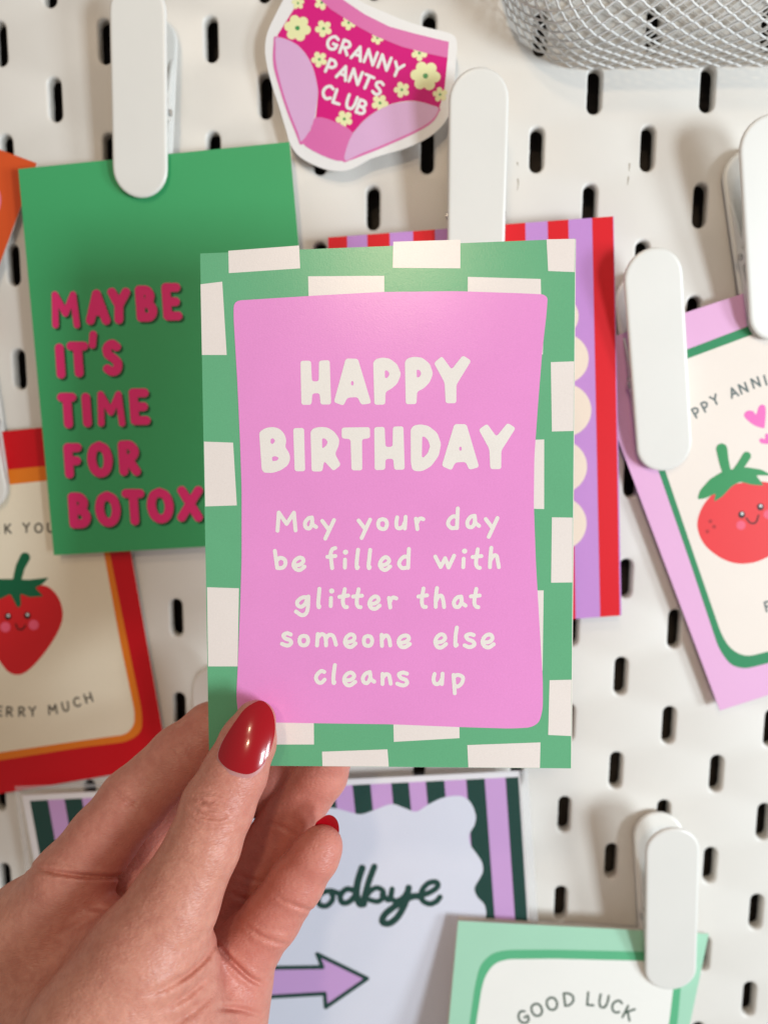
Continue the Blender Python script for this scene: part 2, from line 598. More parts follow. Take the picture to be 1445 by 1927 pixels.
heads = []
A1, A2 = (540, 650), (720, 650)
heads.append((Z([(185, 210), (328, 208), (342, 492), (434, 488), (436, 208), (582, 200), (602, 803), (458, 805), (445, 650), (347, 652), (335, 808), (197, 808)], *A1), []))
heads.append((Z([(800, 178), (965, 182), (1147, 788), (1010, 808), (960, 702), (820, 712), (770, 820), (638, 772)], *A1), [ell(540 + 889 / 7.225, 650 + 515 / 7.225, 2.6, 4.2)]))
heads.append((Z([(1172, 230), (1210, 185), (1300, 165), (1400, 180), (1500, 260), (1552, 390), (1500, 520), (1420, 590), (1340, 632), (1335, 805), (1188, 808)], *A1), [fillet(Z([(1330, 336), (1372, 345), (1395, 387), (1370, 440), (1332, 447)], *A1), 3)]))
heads.append((Z([(302, 220), (340, 175), (430, 153), (540, 168), (640, 250), (685, 385), (640, 500), (560, 585), (468, 628), (460, 798), (313, 800)], *A2), [fillet(Z([(462, 328), (502, 335), (525, 380), (502, 430), (463, 438)], *A2), 3)]))
heads.append((Z([(695, 240), (805, 145), (935, 328), (1088, 135), (1203, 208), (1002, 535), (1000, 787), (855, 787), (840, 505)], *A2), []))
B1, B2, B3 = (480, 780), (640, 780), (790, 780)
heads.append((Z([(58, 240), (140, 185), (240, 168), (330, 190), (400, 260), (428, 350), (410, 445), (465, 520), (482, 600), (450, 690), (350, 760), (240, 795), (120, 790), (92, 745)], *B1),
              [fillet(Z([(215, 328), (252, 323), (277, 360), (240, 405), (212, 390)], *B1), 2.5), fillet(Z([(231, 578), (282, 565), (327, 590), (302, 627), (238, 635)], *B1), 2.5)]))
heads.append((Z([(520, 185), (668, 183), (682, 772), (540, 772)], *B1), []))
heads.append((Z([(755, 230), (800, 185), (890, 168), (990, 178), (1080, 235), (1145, 330), (1140, 420), (1088, 535), (1168, 688), (1065, 770), (940, 632), (915, 775), (770, 775)], *B1), [fillet(Z([(911, 325), (952, 325), (992, 375), (962, 430), (914, 462)], *B1), 3)]))
heads.append((Z([(22, 178), (405, 172), (408, 322), (298, 335), (302, 760), (155, 760), (142, 335), (22, 325)], *B2), []))
heads.append((Z([(463, 172), (605, 168), (617, 442), (712, 440), (717, 165), (860, 160), (878, 750), (735, 752), (722, 600), (617, 605), (612, 752), (470, 757)], *B2), []))
heads.append((Z([(958, 200), (1000, 150), (1090, 133), (1200, 155), (1320, 250), (1372, 400), (1340, 560), (1240, 700), (1130, 765), (1050, 775), (980, 755), (960, 650)], *B2), [fillet(Z([(1115, 302), (1145, 300), (1195, 350), (1222, 430), (1190, 525), (1130, 588), (1110, 575)], *B2), 3)]))
heads.append((Z([(468, 130), (632, 132), (804, 715), (670, 754), (620, 645), (480, 652), (430, 760), (295, 700)], *B3), [ell(790 + 550 / 7.225, 780 + 465 / 7.225, 2.5, 3.8)]))
heads.append((Z([(797, 205), (912, 125), (1038, 300), (1190, 113), (1300, 185), (1105, 492), (1103, 743), (955, 743), (942, 470)], *B3), []))
mb = MB()
for o_, h_ in heads:
    fill(mb, HP, .09, fillet(o_, 5.2, 5), h_)
mb.build('headline_lettering', m_hi, hero)

VERSE = [
    ('M', 518.6, 961, 560, 1002), ('a', 570, 970, 599, 998), ('y', 603, 975, 632, 1017), ('y', 671, 974, 700, 1016), ('o', 708, 973, 732, 999), ('u', 741.6, 969, 767, 998), ('r', 779, 971, 800, 999),
    ('d', 839, 953, 865, 997), ('a', 875, 967, 905, 996), ('y', 910, 971, 939, 1014),
    ('b', 514, 1033, 541, 1073), ('e', 549, 1046, 577, 1076), ('f', 612.5, 1027.5, 635, 1073), ('i', 645, 1049, 653.5, 1072), ('l', 667, 1031, 678.5, 1072.5), ('l', 689.5, 1031, 701, 1072.5), ('e', 711, 1045, 738, 1076),
    ('d', 747, 1029, 773, 1072), ('w', 815, 1042, 858, 1072), ('i', 867, 1048, 876, 1071), ('t', 885, 1030, 909, 1072), ('h', 917, 1027, 942, 1071),
    ('g', 553, 1119, 584, 1161), ('l', 595, 1104, 606, 1146), ('i', 618.5, 1121.5, 627, 1144), ('t', 635, 1105, 659, 1146), ('t', 661, 1105, 685, 1146), ('e', 691, 1119, 718, 1149), ('r', 728, 1120, 749, 1147),
    ('t', 783.6, 1104, 807, 1146), ('h', 815, 1103, 839, 1146), ('a', 850, 1119, 879.5, 1146), ('t', 882, 1104, 906, 1146),
    ('s', 527, 1188, 552, 1218), ('o', 560, 1192.5, 584, 1218), ('m', 593, 1189, 636, 1218), ('e', 645, 1190.5, 673, 1221), ('o', 681, 1193, 704, 1219), ('n', 714, 1191, 738, 1219), ('e', 746, 1192, 775, 1221.5),
    ('e', 815, 1190, 843, 1222), ('l', 852, 1177, 864, 1219), ('s', 870, 1189, 896, 1221), ('e', 904, 1190, 932, 1222),
    ('c', 591, 1259, 615, 1288), ('l', 623.5, 1248, 634.5, 1289), ('e', 644, 1262, 672, 1293), ('a', 679, 1261, 708, 1289), ('n', 715.5, 1264, 739, 1291), ('s', 744, 1261.6, 770, 1293), ('u', 812, 1263.6, 836.5, 1291), ('p', 848, 1266, 874, 1308)]
mb = MB()
for ch, *bx in VERSE:
    ink(mb, HP, .09, box_glyph(ch, *bx, 3.75, wob=.35), .8)
for x, y in ((650, 1039), (873.6, 1037), (624, 1112)):
    ink(mb, HP, .09, [(x, y, x + .5, y, 4.8, 4.8)], .8)
mb.build('verse_lettering', m_hi, hero)

# ---- green card on the left
GP = flat(9.0)
GQ = [(35, 318), (545, 267), (612, 1016), (102, 1045)]
g = thing('maybe_card', 'plain green card with pink MAYBE lettering, clipped left of the held card', 'greeting card', centre(GP, GQ), 'greeting cards clipped to the pegboard')
m_bg = paper('botox_green', (62, 162, 102))
m_bp = paper('botox_pink', (230, 46, 120))
m_bs = paper('botox_dark_green', (22, 84, 50))
mb = MB()
card_body(mb, GP, GQ, .7)
mb.build('card', [m_bg, WPAPER], g)


def zb(x0, x1, y0, y1):
    s = 3.0104
    return (x0 / s, 480 + y0 / s, x1 / s, 480 + y1 / s)


BOT = [('M', 286, 456, 205, 415), ('A', 478, 628, 195, 395), ('Y', 610, 740, 185, 390), ('B', 765, 895, 172, 378), ('E', 915, 1035, 158, 370),
       ('I', 308, 378, 500, 700), ('T', 378, 512, 490, 692), ("'", 503, 552, 428, 530), ('S', 575, 700, 478, 685),
       ('T', 325, 445, 780, 982), ('I', 460, 525, 780, 975), ('M', 545, 712, 770, 972), ('E', 730, 855, 755, 962),
       ('F', 360, 475, 1065, 1265), ('O', 490, 645, 1055, 1260), ('R', 668, 800, 1050, 1250),
       ('B', 385, 520, 1345, 1548), ('O', 535, 690, 1338, 1540), ('T', 690, 830, 1325, 1530), ('O', 828, 990, 1318, 1520), ('X', 1005, 1150, 1308, 1510)]
mb1, mb2 = MB(), MB()
for ch, *bx in BOT:
    x0, y0, x1, y1 = zb(*bx)
    sg = box_glyph(ch, x0, y0, x1, y1, {"'": 7, 'M': 6.2}.get(ch, 8.4), 0.0 if ch in "XY'" else .07)
    ink(mb1, GP, .03, [(a + 4.5, b + 4.5, c + 4.5, d + 4.5, e, f) for a, b, c, d, e, f in sg], 1.1)
    ink(mb2, GP, .06, sg, 1.1)
mb1.build('lettering_drop_shade', m_bs, g)
mb2.build('lettering', m_bp, g)

# ---- orange card, far left
OP = flat(4.0)
OQ = [(-330, 160), (70, 307), (-70, 690), (-470, 540)]
o_ = thing('orange_card', 'orange card corner poking in at the left edge behind the green card', 'greeting card', centre(OP, OQ), 'greeting cards clipped to the pegboard')
mb = MB()
card_body(mb, OP, OQ, .6)
mb.build('card', [paper('orange', (212, 82, 32)), WPAPER], o_)
mb = MB()
fill(mb, OP, .03, ell(-14, 377, 17, 30))
mb.build('pink_blob', paper('orange_card_pink', (226, 120, 150)), o_)

# ---- thank you card with the strawberry
TP = flat(3.2)
TQ = [(-250, 838), (203, 792), (318, 1440), (-160, 1521)]
t_ = thing('thank_you_card', 'red framed thank you card with a smiling strawberry, lowest on the left', 'greeting card', centre(TP, TQ), 'greeting cards clipped to the pegboard')
m_tr, m_to, m_tc = paper('thanks_red', (200, 4, 22)), paper('thanks_orange', (226, 122, 28)), paper('thanks_cream', (240, 220, 198))
mb = MB()
card_body(mb, TP, TQ, .6)
mb.build('card', [m_tr, WPAPER], t_)
mb = MB()
fill(mb, TP, .03, fillet([(-200, 905), (178, 868), (184, 905), (208, 1045), (240, 1205), (268, 1340), (268, 1378), (240, 1396), (150, 1407), (0, 1431), (-190, 1455)], 26, 6))
mb.build('orange_line', m_to, t_)
mb = MB()
fill(mb, TP, .06, fillet([(-190, 934), (160, 897), (172, 905), (197, 1045), (226, 1205), (254, 1340), (253, 1365), (238, 1382), (150, 1394), (0, 1416), (-170, 1440)], 24, 6))
mb.build('cream_panel', m_tc, t_)


def z8(pts):
    return [(x / 3.5675, 960 + y / 3.5675) for x, y in pts]


m_red, m_leafd, m_eye, m_cheek = paper('strawberry_red', (206, 28, 34)), paper('strawberry_leaf', (14, 96, 62)), paper('eye_black', (40, 22, 20)), paper('cheek_pink', (232, 92, 120))
m_wht, m_smile = paper('glint_white', (240, 235, 232)), paper('smile_brown', (92, 24, 22))
mb = MB()
fill(mb, TP, .09, cat(z8([(0, 560), (140, 545), (260, 505), (335, 520), (400, 595), (425, 700), (400, 800), (330, 920), (250, 1020), (180, 1085), (120, 1105), (60, 1085), (5, 1020), (-80, 900), (-150, 740), (-110, 600)]), True, 5))
sb = mb.build('strawberry', m_red, t_)
mb = MB()
fill(mb, TP, .12, fillet(z8([(-140, 460), (0, 462), (80, 462), (200, 467), (332, 452), (285, 500), (240, 520), (296, 578), (200, 584), (140, 560), (146, 640), (122, 658), (98, 610), (72, 562), (0, 600), (-70, 590), (-90, 520)]), 4, 4))
mb2 = MB()
ink(mb2, TP, .15, segs_of(z8([(172, 318), (140, 380), (118, 470)]), 9.5, 8))
mb.build('leaves', m_leafd, sb)
mb2.build('stem', m_leafd, sb)


def face(parent, plane, eyes, cheeks, smile, re, rc, o):
    a, b, c, d = MB(), MB(), MB(), MB()
    for x, y in cheeks:
        fill(c, plane, o, ell(x, y, rc, rc))
    for x, y in eyes:
        fill(a, plane, o + .03, ell(x, y, re, re * 1.05))
        fill(b, plane, o + .06, ell(x + re * .1, y - re * .3, re * .42, re * .42))
    ink(d, plane, o + .03, segs_of(cat(smile), 1.7), .6)
    a.build('eyes', m_eye, parent)
    b.build('eye_glints', m_wht, parent)
    c.build('cheeks', m_cheek, parent)
    d.build('smile', m_smile, parent)


face(sb, TP, z8([(58, 713), (187, 707)]), z8([(40, 785), (230, 770)]), z8([(110, 765), (125, 795), (152, 800), (176, 772)]), 6.2, 9.5, .15)
m_txt = paper('dark_grey_ink', (74, 70, 62))
mb = MB()
for ch, x, y, r in (('N', -9, 996, -4), ('K', 16, 995, -3), ('Y', 50.5, 993, -2), ('O', 73.5, 993.5, 0), ('U', 96, 993, 2), ('E', 0, 1338, 2), ('R', 19, 1339, 1), ('R', 42, 1339, -1), ('Y', 62, 1338.5, -3), ('M', 100, 1335, -7), ('U', 124, 1329.5, -10), ('C', 145.5, 1321, -14), ('H', 167, 1313, -18)):
    ink(mb, TP, .09, rot_glyph(ch, x, y, 16.5, r, 1.7), .7)
mb.build('lettering', m_txt, t_)

# ---- striped card behind the held card
DP = flat(11.0)
DQ = [(617, 447), (1154, 407), (1169, 1158), (636, 1198)]
d_ = thing('striped_card', 'red and purple striped card with a scalloped cream panel, mostly hidden behind the held card', 'greeting card', centre(DP, DQ), 'greeting cards clipped to the pegboard')
m_dr, m_dp, m_dc = paper('stripe_red', (214, 12, 30)), paper('stripe_purple', (190, 136, 204)), paper('scallop_cream', (238, 214, 198))
mb = MB()
card_body(mb, DP, DQ, .6, 0, 0)
xs = [(1113.5, 1153), (1030, 1069), (948, 988), (862, 904), (777, 818), (691, 733), (617.5, 653)]
for a, b in xs:
    ua, ub = (a - 617) / 537, (b - 617) / 537
    fill(mb, DP, .03, [lerp(DQ[0], DQ[1], ua), lerp(DQ[0], DQ[1], ub), lerp(DQ[3], DQ[2], ub - .004), lerp(DQ[3], DQ[2], ua)], mat=1)
mb.build('card', [m_dp, m_dr], d_)
mb = MB()
ink(mb, DP, .06, [(x, y, x - 330, y + 22, r, r) for x, y, r in ((1048, 595, 40), (1060, 675, 47), (1062, 772, 50), (1054, 878, 50), (1053, 985, 50))] + [(900, 640, 900, 980, 80, 80), (1000, 600, 1010, 980, 45, 45)], 1.6)
mb.build('scalloped_panel', m_dc, d_)

# ---- anniversary card on the right
EP = flat(5.0)
EQ = [(1097, 652), (1595, 487), (1820, 1188), (1354, 1337)]
e_ = thing('anniversary_card', 'lilac happy anniversary card with a round smiling tomato, tilted at the right edge', 'greeting card', centre(EP, EQ), 'greeting cards clipped to the pegboard')
m_el, m_eg, m_ec = paper('anniversary_lilac', (224, 172, 212)), paper('anniversary_green', (44, 134, 88)), paper('anniversary_cream', (236, 220, 211))
mb = MB()
card_body(mb, EP, EQ, .7, 0, 1)
mb.build('card', [m_el, m_el], e_)
mb = MB()
fill(mb, EP, .03, fillet([(1174, 702), (1296, 656), (1430, 605), (1570, 552), (1755, 1150), (1445, 1248), (1400, 1259), (1374, 1252), (1352, 1222), (1295, 1050), (1239, 888)], 22, 6))
mb.build('green_line', m_eg, e_)
mb = MB()
fill(mb, EP, .06, fillet([(1190, 714), (1298, 673), (1430, 624), (1560, 575), (1735, 1135), (1445, 1226), (1402, 1236), (1374, 1222), (1357, 1195), (1309, 1056), (1252, 888)], 22, 6))
mb.build('cream_panel', m_ec, e_)


def z3(pts):
    return [(1040 + x / 3.568, 860 + y / 3.568) for x, y in pts]


m_tom, m_leaf = paper('tomato_red', (226, 54, 58)), paper('tomato_leaf', (48, 142, 84))
mb = MB()
fill(mb, EP, .09, cat(z3([(968, 470), (985, 370), (1040, 280), (1120, 215), (1250, 175), (1400, 165), (1520, 200), (1600, 320), (1600, 480), (1510, 620), (1400, 690), (1300, 715), (1200, 708), (1100, 662), (1010, 580)]), True, 5))
tm = mb.build('tomato', m_tom, e_)
mb = MB()
fill(mb, EP, .12, fillet(z3([(967, 285), (985, 225), (1050, 150), (1130, 100), (1200, 82), (1300, 68), (1400, 85), (1470, 125), (1360, 122), (1415, 192), (1330, 186), (1255, 165), (1200, 195), (1135, 265), (1078, 302), (1092, 243), (1020, 278)]), 5, 4))
mb.build('leaves', m_leaf, tm)
mb = MB()
ink(mb, EP, .15, segs_of([(1357, 845), (1361, 868), (1368, 895)], 10.5, 8) + segs_of([(1404, 858), (1394, 874), (1380, 893)], 8, 7))
mb.build('stalk', m_leaf, tm)
face(tm, EP, z3([(1265, 387), (1390, 335)]), z3([(1260, 458), (1442, 385)]), z3([(1297, 412), (1325, 443), (1360, 438), (1378, 392)]), 6.3, 8.5, .12)
mb = MB()
for x, y in z3([(1055, 432), (1080, 468), (1035, 500)]):
    fill(mb, EP, .12, ell(x, y, 3.6, 3.6))
mb.build('freckles', paper('freckle', (176, 36, 40)), tm)


def z7(pts):
    return [(1040 + x / 3.568, 440 + y / 3.568) for x, y in pts]


mb = MB()
fill(mb, EP, .09, cat(z7([(1282, 1225), (1300, 1190), (1340, 1190), (1362, 1212), (1380, 1160), (1410, 1147), (1427, 1180), (1420, 1290), (1408, 1305), (1340, 1280)]), True, 5))
fill(mb, EP, .09, cat(z7([(1383, 1392), (1395, 1370), (1420, 1378), (1424, 1345), (1445, 1345), (1460, 1395), (1445, 1410), (1405, 1408)]), True, 5))
mb.build('hearts', paper('heart_pink', (234, 108, 184)), e_)
m_txg = paper('slate_ink', (92, 104, 104))
mb = MB()
for ch, x, y, r in (('A', 1281, 790, -36), ('P', 1309.5, 776, -31), ('P', 1326.5, 765, -28), ('Y', 1344, 752.5, -26), ('A', 1379, 738.5, -22), ('N', 1397.5, 730.5, -20), ('N', 1421, 720, -18), ('I', 1439, 715.5, -16), ('V', 0, 0, 0), ('F', 1444, 1141, -14)):
    if ch in GL:
        ink(mb, EP, .09, rot_glyph(ch, x, y, 17.5, r, 1.9), .7)
mb.build('lettering', m_txg, e_)

# ---- goodbye sign in its clear sleeve
FP = flat(6.5)
FQ = [(42, 1497), (978, 1451), (1016, 2050), (150, 2080)]
f_ = thing('goodbye_card', 'lavender goodbye card with arrow and dark green stripes, in a clear sleeve under the hand', 'greeting card', centre(FP, FQ), 'greeting cards clipped to the pegboard')
m_fw, m_fl, m_fg, m_fv = paper('goodbye_white', (232, 228, 238)), paper('goodbye_lilac', (200, 156, 210)), paper('goodbye_green', (0, 58, 49)), paper('goodbye_lavender', (216, 218, 250))
mb = MB()
card_body(mb, FP, FQ, .5, 0, 0)


def fq(u, v):
    return lerp(lerp(FQ[0], FQ[1], u), lerp(FQ[3], FQ[2], u), v)


fill(mb, FP, .03, [fq(.014, .018), fq(.996, .018), fq(.996, 1), fq(.014, 1)], mat=1)
for a, b in ((55, 89), (120, 153), (190, 223), (258, 291), (325, 358), (393, 426), (460, 493), (527, 560), (595, 628), (662, 696), (735, 768), (800, 835), (876, 911), (950, 974.5)):
    ua, ub = (a - 42) / 936, (b - 42) / 936
    fill(mb, FP, .06, [fq(ua, .018), fq(ub, .018), fq(ub, 1), fq(ua, 1)], mat=2)
mb.build('card', [m_fw, m_fl, m_fg], f_)


def z6(pts):
    return [(620 + x / 3.44, 1420 + y / 3.44) for x, y in pts]


wave = z6([(-1600, 480), (-1480, 420), (-1350, 470), (-1200, 400), (-1050, 450), (-900, 385), (-750, 430), (-600, 370), (-450, 410), (-300, 355), (-120, 345), (20, 345), (110, 365), (200, 386), (290, 358), (400, 320), (480, 343), (560, 368), (640, 322), (740, 277), (850, 268), (912, 310), (945, 390), (937, 455), (905, 515), (912, 585), (950, 640), (986, 700), (990, 760), (962, 815), (937, 865), (955, 920), (1000, 970), (1012, 1040), (985, 1120), (980, 1200), (1030, 1290), (1040, 1380), (1000, 1480), (1050, 1600), (1050, 1750)]) + [(915, 2000), (230, 2020), (190, 1900), (215, 1800), (170, 1700), (195, 1600)]
mb = MB()
fill(mb, FP, .09, cat(wave, True, 5))
mb.build('lavender_panel', m_fv, f_)
mb = MB()


def z5(pts):
    return [(320 + x / 2.9775, 1280 + y / 2.9775) for x, y in pts]


SC = []
SC += segs_of(cat([(500, 1660), (488, 1636), (470, 1640), (462, 1668), (470, 1698), (490, 1706), (508, 1692), (508, 1676), (492, 1676)]), 5.0)
SC += segs_of(cat(ell(545, 1692, 13, 14, 10) + [ell(545, 1692, 13, 14, 10)[0]]), 4.6)
SC += segs_of(cat(z5([(905, 1180), (865, 1185), (832, 1215), (840, 1258), (880, 1262), (912, 1225), (905, 1185), (935, 1190), (955, 1200)])), 4.3)
SC += segs_of(cat(z5([(1040, 1180), (990, 1170), (955, 1205), (965, 1245), (1005, 1240), (1045, 1195)])), 4.5)
SC += segs_of(cat(z5([(1076, 1052), (1052, 1130), (1045, 1200), (1062, 1250), (1085, 1252)])), 5.6)
SC += segs_of(cat(z6([(290, 725), (258, 810), (232, 900), (215, 970)])), 5.0)
SC += segs_of(cat(z6([(225, 965), (250, 900), (300, 862), (345, 880), (345, 925), (310, 950), (262, 940)])), 4.2)
SC += segs_of(cat(z6([(340, 905), (385, 940), (405, 870), (400, 930), (440, 945), (485, 915), (512, 862)])), 4.2)
SC += segs_of(cat(z6([(512, 862), (490, 960), (440, 1050), (385, 1092), (342, 1080), (362, 1030), (440, 970), (530, 920), (585, 915)])), 5.2)
SC += segs_of(cat(z6([(585, 915), (650, 890), (698, 855), (690, 825), (640, 832), (598, 880), (598, 938), (645, 965), (690, 950), (714, 922)])), 4.4)
ink(mb, FP, .12, [(*q[:4], q[4] * 1.22, q[5] * 1.22) for q in SC], 1.0)
mb.build('lettering', m_fg, f_)
AR = [(430, 1822), (607, 1819.5), (597, 1795), (691, 1841), (613, 1895), (611, 1869.5), (430, 1880)]
mb = MB()
fill(mb, FP, .12, AR, mat=0)
ink(mb, FP, .15, segs_of(AR + [AR[0]], 3.9), 1.0, mat=1)
mb.build('arrow', [m_fl, m_fg], f_)
# clear film sleeve
FILM, nt, b, L = new_mat('clear_film')
mixs = nt.nodes.new('ShaderNodeMixShader')
tr = nt.nodes.new('ShaderNodeBsdfTransparent')
mixs.inputs[0].default_value = .02
b.inputs['Base Color'].default_value = (.85, .86, .9, 1)
b.inputs['Roughness'].default_value = .12
L.new(tr.outputs[0], mixs.inputs[1])
L.new(b.outputs[0], mixs.inputs[2])
L.new(mixs.outputs[0], nt.nodes['Material Output'].inputs[0])
mb = MB()
SP_ = flat(7.2)
sq = [(29, 1480), (992, 1447), (1030, 2060), (120, 2095)]
fill(mb, SP_, 0, sq)
FEDGE = FILM.copy()
FEDGE.name = 'film_weld'
FEDGE.node_tree.nodes['Mix Shader'].inputs[0].default_value = .33
slp = mb.build('clear_sleeve', FILM, f_)
for wq in ([(979, 1450), (993, 1447), (1013, 1745), (998, 1745)], [(29, 1479), (300, 1470), (300, 1477), (31, 1486)], [(29, 1487), (38, 1487), (120, 2060), (108, 2060)]):
    slv = MB()
    fill(slv, SP_, .3, wq)
    slv.build('welded_edge', FEDGE, slp)

# ---- good luck card, bottom right
LP = tilted((862, 1732, 12), (1333, 1757, 9), (845, 1927, 19))
LQ = [(862, 1733), (1333, 1757), (1228, 2260), (816, 2230)]
l_ = thing('good_luck_card', 'mint green good luck card standing open at the bottom right', 'greeting card', centre(LP, LQ), 'greeting cards clipped to the pegboard')
m_lm, m_lg, m_lw = paper('mint', (160, 207, 181)), paper('luck_green', (88, 174, 128)), paper('luck_white', (236, 230, 225))
mb = MB()
card_body(mb, LP, LQ, .5)
mb.build('front_cover', [m_lm, WPAPER], l_)
mb = MB()
LP2 = tilted((866, 1724, 7), (1330, 1755, 6.4), (850, 1927, 8))
card_body(mb, LP2, [(862, 1726), (1325, 1755), (1224, 2240), (812, 2220)], .5, 0, 0)
mb.build('back_cover', [WPAPER], l_)
mb = MB()
fill(mb, LP, .03, fillet([(845, 2180), (883, 1927), (893, 1856), (903, 1815), (926, 1793), (954, 1787.5), (1040, 1787), (1211, 1791), (1262, 1793), (1283, 1812), (1281, 1850), (1274, 1927), (1205, 2200)], 16, 5))
mb.build('green_line', m_lg, l_)
mb = MB()
fill(mb, LP, .06, fillet([(858, 2165), (895.6, 1927), (906, 1859), (914, 1833), (931, 1812), (954, 1805), (1040, 1804), (1211, 1808), (1250, 1810), (1268, 1826), (1266, 1860), (1258, 1927), (1192, 2185)], 14, 5))
mb.build('white_panel', m_lw, l_)
mb = MB()
for ch, x, y, r in (('G', 984, 1914, -30), ('O', 1009.5, 1900, -22), ('O', 1038, 1888.5, -15), ('D', 1070, 1880, -7), ('L', 1111, 1879.5, 5), ('U', 1135, 1884, 11), ('C', 1159.5, 1893.5, 19), ('K', 1182.5, 1906.5, 27)):
    ink(mb, LP, .09, rot_glyph(ch, x, y, 23.5, r, 2.1), .7)
mb.build('lettering', paper('luck_ink', (66, 84, 72)), l_)

# ---- granny pants sticker
KP = tilted((500, 90, 5.5), (850, 90, 9), (640, 320, 6.5))
s_ = thing('sticker', 'pink underpants shaped sticker reading granny pants club, leaning at the top', 'sticker', KP.at(680, 140))
m_kw, m_km, m_kp, m_kl, m_ky, m_kg = paper('sticker_white', (236, 230, 230), .35), paper('sticker_magenta', (214, 0, 124), .55), paper('sticker_pink', (216, 104, 172), .35), paper('sticker_lilac', (216, 170, 212), .35), paper('sticker_yellow', (246, 232, 176), .35), paper('sticker_green', (44, 144, 78), .35)
out = cat([(540, -12), (520, 25), (504, 60), (499, 90), (502, 120), (512, 160), (525, 200), (537, 240), (546, 270), (561, 292), (586, 308), (615, 319), (645, 322), (668, 315), (695, 300), (722, 291), (762, 279), (802, 261), (830, 238), (846, 212), (853, 175), (857, 120), (860, 86), (855, 68), (838, 60), (800, 51), (760, 38), (712, 18), (680, 3), (640, -22), (600, -40), (562, -38)], True, 5)
mb = MB()
fill(mb, KP, 0, out)
n = len(out)
mb.add([KP.at(x, y, 0) for x, y in out] + [KP.at(x, y, -.5) for x, y in out], [(i, (i + 1) % n, n + (i + 1) % n, n + i) for i in range(n)])
mb.build('backing', m_kw, s_)
mb = MB()
fill(mb, KP, .03, [(580, -25), (545, 30), (523, 65), (522, 70)] + cat([(522, 70), (560, 85), (586, 120), (598, 166), (597, 193), (594, 222)], n=5) + [(664, 250)] + cat([(664, 250), (690, 222), (730, 198), (780, 190), (826, 204)], n=5) + [(836, 170), (842, 110), (844, 79), (779, 63), (732, 50), (686, 27), (646, 0), (620, -25)])
mb.build('magenta_print', m_km, s_)
mb1, mb2 = MB(), MB()
for x, y, r, a in ((560, 53, 25, .2), (609, 54, 16, .5), (605.5, 5, 14, .1), (561, 6, 12, .9), (656, 43, 14, .4), (710, 72, 12, .2), (601, 112, 15, .5), (789, 100, 15, .3), (800.5, 143, 28, .1), (756, 169, 15, .6), (715, 194, 16, .2), (648, 224, 16, .5), (828, 178, 14, .8)):
    k = 6 if r > 20 else 5
    sg = [(x, y, x, y, r * .45, r * .45)]
    for i in range(k):
        th = a + 2 * math.pi * i / k
        sg.append((x + math.cos(th) * r * .3, y + math.sin(th) * r * .3, x + math.cos(th) * r * .64, y + math.sin(th) * r * .64, r * .27, r * .37))
    ink(mb1, KP, .055, sg, .9)
    fill(mb2, KP, .075, ell(x, y, r * .18, r * .18, 14))
mb1.build('flowers', m_ky, s_)
mb2.build('flower_centres', m_kg, s_)
mb = MB()
fill(mb, KP, .095, [(596, -8), (603, 0), (623, 18), (666, 46), (706, 68), (756, 88), (809, 102), (842, 109), (844.5, 79), (779, 63), (732, 50), (686, 27), (646, 0), (634, -10)])
fill(mb, KP, .095, cat([(594, 221), (630, 229), (664, 250), (655, 278), (645, 303), (605, 292), (568, 268), (584, 246)], True, 3))
ink(mb, KP, .085, segs_of(cat([(519, 72), (518, 120), (531, 170), (546, 215), (560, 250), (567, 269)]), 3.6) + segs_of(cat([(826, 206), (812, 228), (780, 248), (720, 275), (680, 291), (648, 303)]), 2.6), 1)
mb.build('waistband_and_gusset', m_kp, s_)
mb = MB()
fill(mb, KP, .115, cat([(522, 70), (560, 85), (586, 120), (598, 166), (596, 193), (588, 235), (568, 266), (561, 250), (547, 215), (532, 170), (520, 120), (519, 90)], True, 4))
fill(mb, KP, .115, cat([(664, 252), (690, 223), (730, 199), (780, 191), (812, 198), (825, 205), (812, 226), (780, 246), (720, 273), (680, 289), (650, 302), (652, 280)], True, 4))
mb.build('leg_openings', m_kl, s_)
mb = MB()


def z2(x, y):
    return 480 + x / 3.0104, y / 3.0104


for ch, x, y, r in (('G', 440, 243, 19), ('R', 513, 270, 20), ('A', 583, 302, 20), ('N', 655, 325, 21), ('N', 733, 355, 21), ('Y', 806, 395, 22), ('P', 432, 378, 22), ('A', 500, 412, 22), ('N', 570, 436, 22), ('T', 636, 466, 23), ('S', 697, 500, 23), ('C', 412, 523, 18), ('L', 470, 550, 18), ('U', 545, 580, 19), ('B', 605, 608, 20)):
    ink(mb, KP, .145, rot_glyph(ch, *z2(x, y), 24.5, r, 2.9), .8)
mb.build('lettering', m_kw, s_)

# ------------------------------------------------------------------ clips


def frame_of(a, b):
    """unit axes: along (a to b), side, out"""
    u = (b - a) / np.linalg.norm(b - a)
    side = np.cross(u, np.array([0, 0, -1.]))
    side /= np.linalg.norm(side)
    outv = np.cross(side, u)
    if outv[2] > 0:
        outv = -outv
    return u, side, outv


def stadium(a, b, r, n=14):
    """outline in (along, side) mm round the segment 0..L"""
    Lg = np.linalg.norm(b - a)
    pts = []
    for k in range(n + 1):
        t = math.pi / 2 + math.pi * k / n
        pts.append((r + r * math.cos(t), r * math.sin(t)))
    for k in range(n + 1):
        t = -math.pi / 2 + math.pi * k / n
        pts.append((Lg - r + r * math.cos(t), r * math.sin(t)))
    return pts


